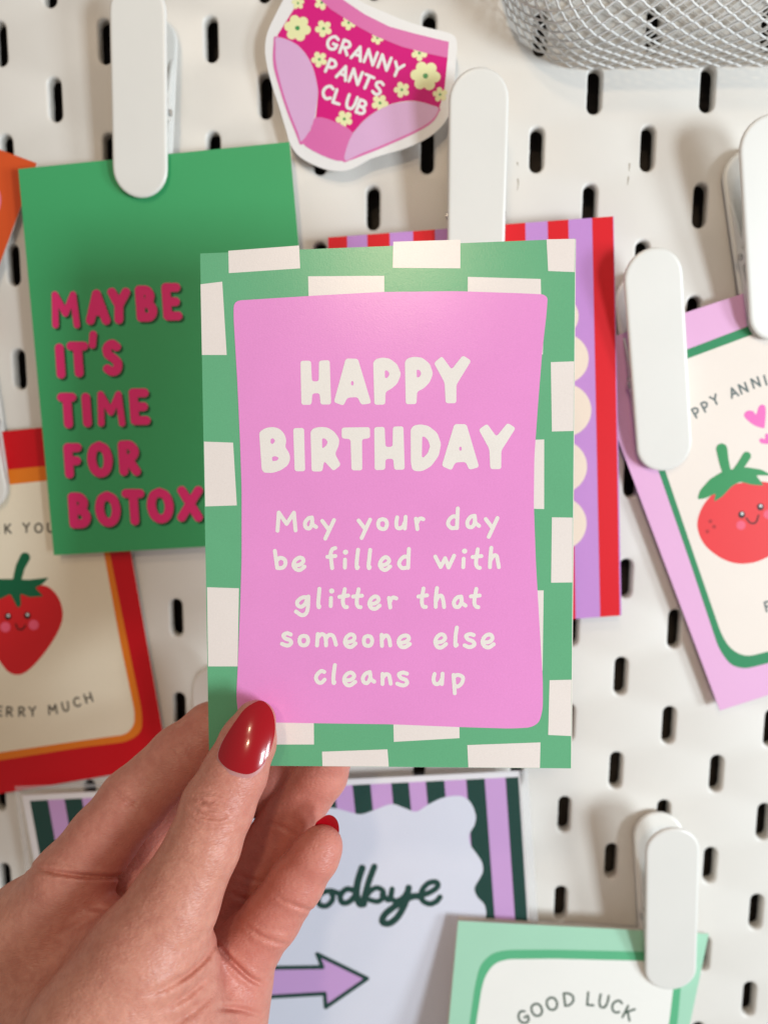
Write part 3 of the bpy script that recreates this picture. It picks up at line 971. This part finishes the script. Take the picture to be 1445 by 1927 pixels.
def slab(mb, a, b, w, prof, mat=0, n=14):
    """rounded plate from a to b; prof = list of (inset, height) from the back rim to the face"""
    u, s, o = frame_of(a, b)
    Lg = np.linalg.norm(b - a)
    rings = []
    for inset, h in prof:
        r = w / 2 - inset
        pts = []
        for k in range(n + 1):
            t = math.pi / 2 + math.pi * k / n
            pts.append(a + u * (w / 2 + r * math.cos(t)) + s * (r * math.sin(t)) + o * h)
        for k in range(n + 1):
            t = -math.pi / 2 + math.pi * k / n
            pts.append(a + u * (Lg - w / 2 + r * math.cos(t)) + s * (r * math.sin(t)) + o * h)
        rings.append(pts)
    m = len(rings[0])
    vs = [p for r_ in rings for p in r_]
    fs = []
    for k in range(len(rings) - 1):
        for i in range(m):
            j = (i + 1) % m
            fs.append((k * m + i, k * m + j, (k + 1) * m + j, (k + 1) * m + i))
    fs.append(tuple((len(rings) - 1) * m + i for i in range(m)))
    fs.append(tuple(range(m))[::-1])
    mb.add(vs, fs, mat)


def cyl(mb, a, b, r, n=14, cap=True, mat=0):
    d = (b - a) / np.linalg.norm(b - a)
    q = np.cross(d, [0, 0, 1.])
    if np.linalg.norm(q) < .1:
        q = np.cross(d, [0, 1., 0])
    q /= np.linalg.norm(q)
    w = np.cross(d, q)
    vs = []
    for p in (a, b):
        for k in range(n):
            t = 2 * math.pi * k / n
            vs.append(p + (q * math.cos(t) + w * math.sin(t)) * r)
    fs = [(k, (k + 1) % n, n + (k + 1) % n, n + k) for k in range(n)]
    if cap:
        fs += [tuple(range(n))[::-1], tuple(range(n, 2 * n))]
    mb.add(vs, fs, mat)


def clip(label, top, bot, h_top, h_bot, width=20.2, rear_drop=5.0, rear_h=2.2):
    A = flat(h_top).at(*top)
    B = flat(h_bot).at(*bot)
    root = thing('clip', label, 'clip', (A + B) / 2, 'white metal clips on the pegboard')
    mb = MB()
    slab(mb, A, B, width, [(.9, -1.7), (.25, -1.5), (0, -1.0), (.05, -.5), (.35, -.14), (1.0, 0), (1.3, .0)])
    mb.build('front_lever', CLIPW, root, smooth=True)
    u, s, o = frame_of(A, B)
    L_ = np.linalg.norm(B - A)
    # rear lever lies against the board
    A2 = np.array([A[0], A[1], -rear_h - 1.0]) + np.array([u[0], u[1], 0]) * rear_drop
    B2 = np.array([B[0], B[1], -max(h_bot - 3.2, rear_h)])
    mb = MB()
    slab(mb, A2, B2, width, [(.9, -1.7), (.25, -1.5), (0, -1.0), (.05, -.5), (.35, -.14), (1.0, 0), (1.3, 0)])
    mb.build('rear_lever', CLIPW, root, smooth=True)
    hb_, ht_ = A2 + u * 7.2, A2 + u * 10.4
    mb = MB()
    uu_, ss_, oo_ = frame_of(A2, B2)
    mb.add([hb_ - ss_ * 1.9 + oo_ * .06, hb_ + ss_ * 1.9 + oo_ * .06, ht_ + ss_ * 1.9 + oo_ * .06, ht_ - ss_ * 1.9 + oo_ * .06], [(0, 1, 2, 3)])
    mb.build('peg_hole_shade', DARK, root)  # flat dark rectangle on the lever, its colour standing in for a hole's shade
    # folded side cheeks with the hinge pin
    mb = MB()
    u2, s2, o2 = frame_of(A2, B2)
    pf = .57
    for sgn in (-1, 1):
        c1 = A + u * (L_ * pf) + s * sgn * (width / 2 - 1.1)
        c2 = A2 + (B2 - A2) * (pf - .02) + s2 * sgn * (width / 2 - 1.1)
        mid = (c1 + c2) / 2
        for base, far, uu in ((c1 - o * 1.4, mid - o * 1.2, u), (c2, mid + o * 1.2, u2)):
            w1, w2 = 21.0, 3.0
            vs = [base - uu * w1, base + uu * w1, far + uu * w2, far - uu * w2]
            th = s * sgn * -.9
            vs = vs + [p + th for p in vs]
            mb.add(vs, [(0, 1, 2, 3), (7, 6, 5, 4), (0, 4, 5, 1), (1, 5, 6, 2), (2, 6, 7, 3), (3, 7, 4, 0)])
        cyl(mb, mid + s * sgn * -.5, mid + s * sgn * .7, 3.0, 18)
    mb.build('hinge_cheeks', CLIPW, root)
    mb = MB()
    mid0 = (A + u * (L_ * pf) + A2 + (B2 - A2) * (pf - .02)) / 2
    cyl(mb, mid0 - s * (width / 2 + .5), mid0 + s * (width / 2 + .5), 1.25, 14)
    mb.build('hinge_pin', STEEL, root, smooth=False)
    mb = MB()
    path = []
    for k in range(90):
        t = 2 * math.pi * k / 15
        path.append(mid0 + s * (-5 + 10 * k / 89) + (u * math.cos(t) + o * math.sin(t)) * 2.6)
    for k in range(89):
        cyl(mb, path[k], path[k + 1], .5, 6, False)
    mb.build('spring', STEEL, root)
    return root


clip('long white clip gripping the green card, leaving the frame at the top', (258, -40), (264, 372), 17, 12)
clip('upright white clip beside the sticker, its lower end behind the held card', (902, 125), (893, 585), 24, 14)
clip('whole white clip leaning over the lilac card left of the tomato', (1226, 466), (1253, 886), 22, 8.5)
clip('white clip cut off by the right edge below the mesh basket', (1446, 214), (1466, 640), 22, 8.5)
clip('white clip gripping the mint good luck card', (1266, 1560), (1261, 1864), 24, 14)
clip('white clip end at the left edge beside the red framed card', (-104, 560), (-26, 962), 13, 6.5)
clip('white clip mostly hidden behind the thumb and the held card', (408, 1258), (412, 1600), 23, 10)

# ------------------------------------------------------------------ mesh basket


def make_basket():
    root = thing('wire_basket', 'white wire mesh basket with rounded corners hung at the top right', 'basket', (150, -10, -20))
    XL, YB, RCN, RF, HB = 44.5, 13.0, 34.0, 32.0, 15.0
    ctop = -70.0                       # the outline runs up to here
    len1 = (YB - RCN) - ctop           # straight left side
    len2 = RCN * math.pi / 2
    TOT = len1 + len2 + 150

    def outline(t, e):
        """point and inset e (mm) towards the inside"""
        if t < len1:
            return np.array([XL + e, ctop + t])
        if t < len1 + len2:
            a = (t - len1) / RCN
            r = max(RCN - e, .5)
            return np.array([XL + RCN - r * math.cos(a), YB - RCN + r * math.sin(a)])
        return np.array([XL + RCN + (t - len1 - len2), YB - e])

    def surf(t, s):
        if s < HB:
            e, h = 0, s
        elif s < HB + RF * math.pi / 2:
            a = (s - HB) / RF
            e, h = RF * (1 - math.cos(a)), HB + RF * math.sin(a)
        else:
            e, h = RF + (s - HB - RF * math.pi / 2), HB + RF
        p = outline(t, e)
        return np.array([p[0], p[1], -1.2 - h])
    SM = HB + RF * math.pi / 2 + 22
    mb = MB()

    def tube(P, r, n=5):
        P = np.array(P)
        if len(P) < 2:
            return
        T = np.gradient(P, axis=0)
        T /= np.linalg.norm(T, axis=1)[:, None] + 1e-12
        ref = np.array([.31, .22, .92])
        q = np.cross(T, ref)
        q /= np.linalg.norm(q, axis=1)[:, None] + 1e-12
        w = np.cross(T, q)
        vs = []
        for i in range(len(P)):
            for k in range(n):
                a = 2 * math.pi * k / n
                vs.append(P[i] + (q[i] * math.cos(a) + w[i] * math.sin(a)) * r)
        fs = []
        for i in range(len(P) - 1):
            for k in range(n):
                k2 = (k + 1) % n
                fs.append((i * n + k, i * n + k2, (i + 1) * n + k2, (i + 1) * n + k))
        mb.add(vs, fs)
    PT, PS = 7.4, 5.1
    slope = PT / PS
    step = .9
    for sg in (-1, 1):
        t0 = -SM * slope
        while t0 < TOT + SM * slope:
            P = []
            s = 0.0
            while s <= SM:
                # expanded metal: strands wave a little between the knots
                t = t0 + sg * s * slope + .32 * sg * math.sin(2 * math.pi * s / PS * 2)
                if 0 <= t <= TOT:
                    P.append(surf(t, s))
                elif len(P) > 1:
                    break
                s += step
            tube(P, .44)
            t0 += PT
    mb.build('mesh', WIREW, root, smooth=True)
    # back mesh lies on the board
    mb = MB()
    P_ = mb
    x0, x1, y0, y1 = XL + 3, XL + 178, ctop, YB - 2
    for sg in (-1, 1):
        c = x0 - (y1 - y0) * slope
        while c < x1 + (y1 - y0) * slope:
            pts = []
            y = y0
            while y <= y1:
                x = c + sg * (y - y0) * slope
                inside = x0 < x < x1
                if inside and x < XL + RCN and y > YB - RCN:
                    inside = (x - XL - RCN) ** 2 + (y - YB + RCN) ** 2 < (RCN - 3) ** 2
                if inside:
                    pts.append((x, y, -1.6))
                elif len(pts) > 1:
                    break
                y += 1.5
            if len(pts) > 1:
                pts = np.array(pts)
                T = pts[-1] - pts[0]
                T = T / np.linalg.norm(T)
                qv = np.cross(T, [0, 0, 1.])
                a, b2 = pts[0], pts[-1]
                cyl(mb, a, b2, .36, 5, False)
            c += PT
    mb.build('back_mesh', WIREW, root, smooth=True)
    mb = MB()
    cyl(mb, np.array([XL + 4, -16.5, -3.2]), np.array([XL + 178, -16.5, -3.2]), 1.5, 12)
    mb.build('back_rod', WIREW, root, smooth=True)


make_basket()

# ------------------------------------------------------------------ the hand


def cpt(px, py, d):
    return np.array([(px - IW / 2) / FPX * d, (py - IH / 2) / FPX * d, d])


STEP = .5
GX0, GX1, GY0, GY1, GZ0, GZ1 = -132., -5., 46., 172., 176., 266.
gx = np.arange(GX0, GX1, STEP, dtype=np.float32)
gy = np.arange(GY0, GY1, STEP, dtype=np.float32)
gz = np.arange(GZ0, GZ1, STEP, dtype=np.float32)
SHAPE = (len(gx), len(gy), len(gz))
X3, Y3, Z3 = gx[:, None, None], gy[None, :, None], gz[None, None, :]
BIG = np.float32(60)


def smin(a, b, k):
    h = np.maximum(k - np.abs(a - b), 0) / k
    return np.minimum(a, b) - h * h * k * .25


def chain(J, k=2.0, flatn=None):
    """tapered limb through joints (px, py, depth, radius)"""
    D = None
    for (x0, y0, d0, r0), (x1, y1, d1, r1) in zip(J[:-1], J[1:]):
        a, b = cpt(x0, y0, d0), cpt(x1, y1, d1)
        ab = b - a
        l2 = float(ab @ ab)
        t = ((X3 - a[0]) * ab[0] + (Y3 - a[1]) * ab[1] + (Z3 - a[2]) * ab[2]) / l2
        np.clip(t, 0, 1, out=t)
        d = np.sqrt((X3 - a[0] - t * ab[0]) ** 2 + (Y3 - a[1] - t * ab[1]) ** 2 + (Z3 - a[2] - t * ab[2]) ** 2) - (r0 + (r1 - r0) * t)
        d = d.astype(np.float32)
        D = d if D is None else smin(D, d, k)
    return D


PXG = (X3 / Z3 * FPX + IW / 2).astype(np.float32)      # where each cell sits, used to run the creases
PYG = (Y3 / Z3 * FPX + IH / 2).astype(np.float32)


def crease(D, pl, w, depth, zmax=None):
    """press a skin fold along a line into the near side of a limb"""
    pl = cat(pl, n=5)
    near = np.abs(D) < 3.0
    idx = np.nonzero(near)
    X, Y = PXG[idx[0], 0, idx[2]], PYG[0, idx[1], idx[2]]
    m = (X > min(p[0] for p in pl) - 4 * w) & (X < max(p[0] for p in pl) + 4 * w) & (Y > min(p[1] for p in pl) - 4 * w) & (Y < max(p[1] for p in pl) + 4 * w)
    idx = tuple(i[m] for i in idx)
    X, Y = X[m], Y[m]
    dd = np.full(X.shape, 1e9, np.float32)
    n = len(pl) - 1
    fade = np.zeros(X.shape, np.float32)
    for i in range(n):
        (ax_, ay_), (bx_, by_) = pl[i], pl[i + 1]
        dx, dy = bx_ - ax_, by_ - ay_
        l2 = dx * dx + dy * dy + 1e-9
        t = np.clip(((X - ax_) * dx + (Y - ay_) * dy) / l2, 0, 1)
        q = np.hypot(X - ax_ - t * dx, Y - ay_ - t * dy)
        b = q < dd
        dd[b] = q[b]
        fade[b] = (i + t[b]) / n
    amp = 1.5 * depth * np.sqrt(np.clip(np.sin(np.pi * np.clip(fade, .02, .98)), 0, 1))
    D[idx] += (amp * (np.exp(-(dd / w) ** 2) - .30 * np.exp(-((dd - 2.1 * w) / (1.2 * w)) ** 2))).astype(np.float32)


TH = [(481, 1356, 219.6, 5.8), (467, 1395, 218.6, 7.8), (442, 1455, 216.8, 8.9), (410, 1518, 214.8, 9.9), (383, 1592, 212, 9.9), (328, 1700, 209.5, 11.9), (268, 1800, 207, 14.8), (182, 1940, 204, 18)]
IX = [(460, 1342, 238.5, 6.6), (396, 1373, 237.2, 7.8), (340, 1423, 235, 9.0), (252, 1508, 232, 9.8), (193, 1580, 230, 10.0), (134, 1660, 228, 11.6), (76, 1745, 231, 14)]
MD = [(585, 1425, 250, 6.4), (520, 1462, 253, 8.0), (420, 1505, 255, 9.6), (318, 1580, 254, 10.4), (245, 1690, 245, 11), (190, 1790, 235, 12)]
RG = [(628, 1412, 240, 6.4), (605, 1458, 243.4, 7.7), (549, 1535, 247.4, 8.8), (480, 1636, 248.4, 9.3), (428, 1728, 245, 9.2), (380, 1830, 237, 10)]
PK = [(606, 1592, 228.4, 5.9), (594, 1610, 228.6, 6.7), (558, 1660, 229.5, 7.8), (511, 1728, 231, 8.3), (470, 1778, 232, 9.2), (432, 1832, 232, 10.2), (395, 1900, 230, 12)]
thumb, index, middle, ring, pinky = chain(TH), chain(IX), chain(MD), chain(RG), chain(PK)
palm = chain([(76, 1745, 235, 13.5), (240, 1800, 236, 12.5), (432, 1846, 234, 11.0)], 4)
for J in ([(46, 1770, 234, 15), (-20, 2020, 236, 28)], [(140, 1815, 234, 15), (140, 2020, 225, 26)], [(260, 1810, 226, 15), (280, 2020, 220, 25)],
          [(425, 1850, 233, 11.5), (418, 1930, 231, 12.2), (392, 2040, 230, 19)], [(210, 1775, 220, 10), (300, 1780, 212.5, 12)],
          [(338, 1820, 213.5, 10.3), (322, 1900, 212, 12.5), (310, 2030, 211, 19)], [(150, 1990, 219, 26), (20, 2230, 205, 30)], [(260, 2010, 214, 25), (120, 2230, 198, 30)]):
    palm = smin(palm, chain(J, 4), 9)
for pl, w, dp in (([(352, 1499), (375, 1506), (392, 1519)], 3.6, .42), ([(357, 1519), (380, 1534), (408, 1540), (432, 1534)], 4, .5), ([(374, 1511), (396, 1507), (420, 1516), (436, 1524)], 3.2, .35),
                  ([(358, 1546), (392, 1556), (442, 1551)], 4, .32), ([(384, 1524), (402, 1524), (416, 1529)], 3, .3), ([(366, 1486), (395, 1490), (430, 1497)], 4.5, .18), ([(350, 1572), (390, 1583), (440, 1576)], 5, .16),
                  ([(405, 1772), (384, 1806), (335, 1846), (280, 1872)], 6, .75), ([(402, 1826), (352, 1872), (296, 1902)], 7, .55), ([(404, 1868), (362, 1905), (320, 1930)], 7, .5), ([(398, 1748), (370, 1772), (320, 1798)], 6, .28)):
    crease(thumb, pl, w, dp)
    crease(palm, pl, w, dp)
for pl, w, dp in (([(204, 1476), (224, 1494), (248, 1511), (266, 1523)], 3.8, .5), ([(228, 1522), (246, 1513), (262, 1506)], 3.4, .32), ([(58, 1633), (120, 1644), (182, 1650), (240, 1649)], 4.5, 1.1), ([(318, 1395), (332, 1412), (348, 1430)], 4, .22)):
    crease(index, pl, w, dp)
for pl, w, dp in (([(30, 1703), (90, 1711), (140, 1702), (205, 1713)], 5, .8), ([(48, 1678), (104, 1688), (150, 1710)], 5, .5), ([(58, 1633), (120, 1644), (182, 1650), (240, 1649)], 4.5, .8), ([(60, 1765), (140, 1745), (215, 1706)], 6, .4),
                  ([(408, 1897), (450, 1899), (490, 1911)], 5, .9), ([(409, 1780), (440, 1813), (470, 1841), (494, 1853)], 5, 1.0), ([(430, 1868), (452, 1850), (470, 1872)], 5, .3), ([(90, 1668), (150, 1672), (225, 1676)], 6, .35)):
    crease(palm, pl, w, dp)
for pl, w, dp in (([(518, 1688), (554, 1704), (592, 1716)], 4, .42), ([(456, 1736), (480, 1755), (506, 1769), (538, 1777)], 4, .5), ([(470, 1728), (500, 1745), (540, 1752)], 4, .22), ([(409, 1778), (440, 1812), (470, 1840), (494, 1853)], 4.5, 1.0)):
    crease(pinky, pl, w, dp)
for pl, w, dp in (([(505, 1550), (530, 1556), (560, 1575)], 4, .3), ([(440, 1640), (470, 1655), (500, 1660)], 4, .32), ([(425, 1675), (455, 1690), (480, 1695)], 4, .35)):
    crease(ring, pl, w, dp)
hand = smin(palm, thumb, 5)
for fg, kk in ((index, 6), (middle, 5), (ring, 5), (pinky, 5)):
    # the fingers grow out of the palm but keep clear of one another and of the thumb
    hand = np.minimum(hand, smin(palm, fg, kk))
fing = np.minimum(np.minimum(index, middle), np.minimum(ring, pinky))
hand = smin(hand, fing, .8)
hand[0], hand[-1], hand[:, 0], hand[:, -1], hand[:, :, 0], hand[:, :, -1] = 1, 1, 1, 1, 1, 1


def surface_nets(F):
    """dual surface of F = 0; returns vertices in grid units and quads"""
    ins = F < 0
    nx, ny, nz = F.shape
    c = np.zeros((nx - 1, ny - 1, nz - 1), np.int8)
    for i in (0, 1):
        for j in (0, 1):
            for k in (0, 1):
                c += ins[i:nx - 1 + i, j:ny - 1 + j, k:nz - 1 + k]
    act = (c > 0) & (c < 8)
    ii, jj, kk = np.nonzero(act)
    vid = np.full(act.shape, -1, np.int32)
    vid[ii, jj, kk] = np.arange(len(ii))
    acc = np.zeros((len(ii), 3))
    cnt = np.zeros(len(ii))
    base = np.stack([ii, jj, kk], 1).astype(float)
    corners = [(0, 0, 0), (1, 0, 0), (0, 1, 0), (1, 1, 0), (0, 0, 1), (1, 0, 1), (0, 1, 1), (1, 1, 1)]
    for a in range(8):
        for b in range(a + 1, 8):
            pa, pb = corners[a], corners[b]
            if sum(abs(pa[q] - pb[q]) for q in range(3)) != 1:
                continue
            fa = F[ii + pa[0], jj + pa[1], kk + pa[2]]
            fb = F[ii + pb[0], jj + pb[1], kk + pb[2]]
            m = (fa < 0) != (fb < 0)
            t = np.where(m, fa / np.where(m, fa - fb, 1), 0)
            for q in range(3):
                acc[:, q] += np.where(m, pa[q] + (pb[q] - pa[q]) * t, 0)
            cnt += m
    V = base + acc / cnt[:, None]
    quads = []
    for axis in range(3):
        sl0, sl1 = [slice(None)] * 3, [slice(None)] * 3
        sl0[axis], sl1[axis] = slice(0, -1), slice(1, None)
        a, b = ins[tuple(sl0)], ins[tuple(sl1)]
        e = np.nonzero(a != b)
        e = [q.copy() for q in e]
        o1, o2 = [q for q in range(3) if q != axis]
        ok = (e[o1] > 0) & (e[o2] > 0) & (e[o1] < act.shape[o1]) & (e[o2] < act.shape[o2])
        e = [q[ok] for q in e]
        flip = a[tuple(e)]

        def cell(d1, d2):
            w = [e[0].copy(), e[1].copy(), e[2].copy()]
            w[o1] += d1
            w[o2] += d2
            return vid[w[0], w[1], w[2]]
        q4 = np.stack([cell(-1, -1), cell(0, -1), cell(0, 0), cell(-1, 0)], 1)
        if axis == 1:
            flip = ~flip
        q4[~flip] = q4[~flip][:, ::-1]
        quads.append(q4)
    return V, np.concatenate(quads)


V, Q = surface_nets(hand)
# a light Laplacian pass takes the grid out of the surface
nb = np.zeros_like(V)
for it in range(2):
    acc = np.zeros_like(V)
    cnt = np.zeros(len(V))
    for a in range(4):
        i0, i1 = Q[:, a], Q[:, (a + 1) % 4]
        np.add.at(acc, i0, V[i1])
        np.add.at(acc, i1, V[i0])
        np.add.at(cnt, i0, 1)
        np.add.at(cnt, i1, 1)
    V = V * .5 + acc / cnt[:, None] * .5
VC = V * STEP + np.array([GX0, GY0, GZ0])
VB = (VC - TV) @ RC                                     # camera frame to board frame
SKIN, nt, b, L = new_mat('skin')
geo = nt.nodes.new('ShaderNodeNewGeometry')


def noise(scale, detail=3, dist=0.0):
    n_ = nt.nodes.new('ShaderNodeTexNoise')
    n_.inputs['Scale'].default_value = scale
    n_.inputs['Detail'].default_value = detail
    n_.inputs['Distortion'].default_value = dist
    L.new(geo.outputs['Position'], n_.inputs['Vector'])
    return n_


def ramp(src, stops):
    r_ = nt.nodes.new('ShaderNodeValToRGB')
    e = r_.color_ramp.elements
    for k, (p, c) in enumerate(stops):
        q = e[k] if k < 2 else e.new(p)
        q.position = p
        q.color = (*[lin(v) for v in c], 1)
    L.new(src.outputs[0], r_.inputs[0])
    return r_


r1 = ramp(noise(55, 4), [(.3, (190, 127, 108)), (.7, (212, 151, 130))])
r2 = ramp(noise(420, 5, .4), [(.35, (170, 104, 88)), (.65, (216, 158, 137))])
mixc = nt.nodes.new('ShaderNodeMix')
mixc.data_type = 'RGBA'
mixc.inputs[0].default_value = .3
L.new(r1.outputs[0], mixc.inputs[6])
L.new(r2.outputs[0], mixc.inputs[7])
fla = nt.nodes.new('ShaderNodeAttribute')
fla.attribute_name = 'flush'
mixf = nt.nodes.new('ShaderNodeMix')
mixf.data_type = 'RGBA'
mixf.inputs[7].default_value = (lin(208), lin(122), lin(112), 1)
flm = nt.nodes.new('ShaderNodeMath')
flm.operation = 'MULTIPLY'
flm.inputs[1].default_value = .55
L.new(fla.outputs['Fac'], flm.inputs[0])
L.new(flm.outputs[0], mixf.inputs[0])
L.new(mixc.outputs[2], mixf.inputs[6])
L.new(mixf.outputs[2], b.inputs['Base Color'])
b.inputs['Roughness'].default_value = .44
b.inputs['Specular IOR Level'].default_value = .42
b.inputs['Subsurface Weight'].default_value = .18
b.inputs['Subsurface Radius'].default_value = (1.0, .35, .2)
b.inputs['Subsurface Scale'].default_value = .0022
vor = nt.nodes.new('ShaderNodeTexVoronoi')
vor.feature = 'DISTANCE_TO_EDGE'
vor.inputs['Scale'].default_value = 950
mp = nt.nodes.new('ShaderNodeMapping')
mp.inputs['Rotation'].default_value = (0, -.33, 0)
mp.inputs['Scale'].default_value = (.55, .8, 1.5)
nd = noise(300, 2)
vadd = nt.nodes.new('ShaderNodeVectorMath')
vadd.operation = 'MULTIPLY_ADD'
vadd.inputs[1].default_value = (.0008, .0008, .0008)
L.new(nd.outputs['Color'], vadd.inputs[0])
L.new(geo.outputs['Position'], vadd.inputs[2])
L.new(vadd.outputs[0], mp.inputs[0])
L.new(mp.outputs[0], vor.inputs['Vector'])
nf = noise(700, 4)
cb = nt.nodes.new('ShaderNodeMath')
cb.operation = 'MULTIPLY_ADD'
cb.inputs[1].default_value = 1.2
L.new(vor.outputs['Distance'], cb.inputs[0])
L.new(nf.outputs['Fac'], cb.inputs[2])
bp = nt.nodes.new('ShaderNodeBump')
bp.inputs['Strength'].default_value = .42
bp.inputs['Distance'].default_value = .00035
L.new(cb.outputs[0], bp.inputs['Height'])
L.new(bp.outputs[0], b.inputs['Normal'])
me = bpy.data.meshes.new('hand')
me.from_pydata([(p[0] * .001, p[2] * .001, -p[1] * .001) for p in VB], [], [tuple(int(i) for i in q) for q in Q])
me.materials.append(SKIN)
me.polygons.foreach_set('use_smooth', [True] * len(me.polygons))
fl = np.zeros(len(VC))
for (fx, fy, fd, rad, amt) in ((610, 1600, 228, 22, 1.), (520, 1740, 231, 22, .55), (610, 1450, 238, 24, 1.), (500, 1640, 241, 22, .6), (450, 1870, 230, 26, .7), (395, 1370, 236, 18, .7), (300, 1600, 242, 24, 1.0), (250, 1520, 226, 20, .35), (480, 1400, 216, 14, .5), (180, 1690, 222, 22, .45), (410, 1525, 205, 12, .3), (300, 1850, 195, 22, .2)):
    q = cpt(fx, fy, fd)
    fl += amt * np.exp(-(((VC - q) ** 2).sum(1)) / rad ** 2)
at_ = me.attributes.new('flush', 'FLOAT', 'POINT')
at_.data.foreach_set('value', np.clip(fl, 0, 1).astype(np.float32))
me.update()
ho = bpy.data.objects.new('hand', me)
COL.objects.link(ho)
ho['label'] = 'left hand with glossy red nails pinching the birthday card from below'
ho['category'] = 'hand'

NAIL, nt, b, L = new_mat('red_nail_polish')
b.inputs['Base Color'].default_value = (lin(162), lin(1), lin(20), 1)
b.inputs['Roughness'].default_value = .2
b.inputs['Coat Weight'].default_value = .4
b.inputs['Coat Roughness'].default_value = .07
PLATE, nt, b, L = new_mat('bare_nail')
b.inputs['Base Color'].default_value = (lin(200), lin(144), lin(142), 1)
b.inputs['Roughness'].default_value = .35
b.inputs['Subsurface Weight'].default_value = .2
b.inputs['Subsurface Scale'].default_value = .001


def nail(name, outline, c_px, tip_px, d0, d1, R, mat, parent, thick=.7, rings=10, lift=0., RL=60., sign=1):
    """curved nail plate.  outline traced round the plate, bent over a cylinder of radius R along the finger"""
    c0, c1 = np.array(c_px, float), np.array(tip_px, float)
    axd = (c1 - c0) / np.linalg.norm(c1 - c0)
    L0 = np.linalg.norm(c1 - c0)
    sd = np.array([-axd[1], axd[0]])
    ol = cat(outline, True, 4)
    n = len(ol)
    cen = np.array([sum(p[0] for p in ol) / n, sum(p[1] for p in ol) / n])
    mb = MB()

    def pt(x, y, lift_):
        q = np.array([x, y]) - c0
        u, v = q @ axd, q @ sd
        d = d0 + (d1 - d0) * u / L0
        vm = v / FPX * d
        um = (u - L0 * .5) / FPX * d
        bend = R - math.sqrt(max(R * R - vm * vm, .01))
        d = d + sign * (bend + um * um / (2 * RL)) - lift_ * sign
        return campt(x, y, d)
    edge_in = []
    vs, fs = [], []
    for layer, (lf, sc) in enumerate(((lift, 1.0), (lift - thick, .985))):
        for k in range(rings + 1):
            f = k / rings
            # round the rim over
            rim = 0 if layer else (-.12 * thick * max(0, (f - .88) / .12) ** 2)
            for p in ol:
                q = cen + (np.array(p) - cen) * f * sc
                vs.append(pt(q[0], q[1], lf + rim))
        o0 = layer * (rings + 1) * n
        for k in range(rings):
            for i in range(n):
                j = (i + 1) % n
                f4 = (o0 + k * n + i, o0 + k * n + j, o0 + (k + 1) * n + j, o0 + (k + 1) * n + i)
                fs.append(f4 if layer else f4[::-1])
    ta, tb = rings * n, (2 * rings + 1) * n
    a0 = len(vs)
    vs += vs[ta:ta + n]
    b0 = len(vs)
    vs += vs[tb:tb + n]
    for i in range(n):
        j = (i + 1) % n
        fs.append((a0 + i, a0 + j, b0 + j, b0 + i))
    mb.add(vs, fs)
    o = mb.build(name, mat, None, smooth=True)
    o.parent = parent
    return o


N1 = [(488, 1318.5), (503, 1325), (514, 1342), (518, 1371), (513, 1400), (504, 1424), (491, 1444), (469, 1457), (444, 1453), (424, 1443), (411, 1425), (416, 1402), (428, 1380), (444, 1356), (462, 1333)]
N1b = [(485, 1326), (499, 1334), (508, 1350), (513, 1374), (509, 1402), (502, 1428), (491, 1450), (470, 1464), (441, 1460), (419, 1448), (408.5, 1428), (414, 1403), (428, 1380), (445, 1357), (464, 1337)]
pl_ = nail('fingernail', N1b, (455, 1455), (490, 1319), 206.0, 213.0, 11.4, PLATE, ho, .9, lift=.15, RL=32)
nail('nail_polish', N1, (455, 1455), (490, 1319), 206.0, 213.0, 11.4, NAIL, pl_, .55, lift=.68, RL=32)
N2 = [(593, 1552), (603, 1541), (616, 1533.5), (628, 1536), (636, 1547), (638.5, 1562), (635, 1583), (625, 1600), (606, 1600), (594, 1580)]
nail('fingernail', N2, (606, 1600), (622, 1535), 232.6, 229.6, 8.5, NAIL, ho, .8, lift=0, sign=-1)
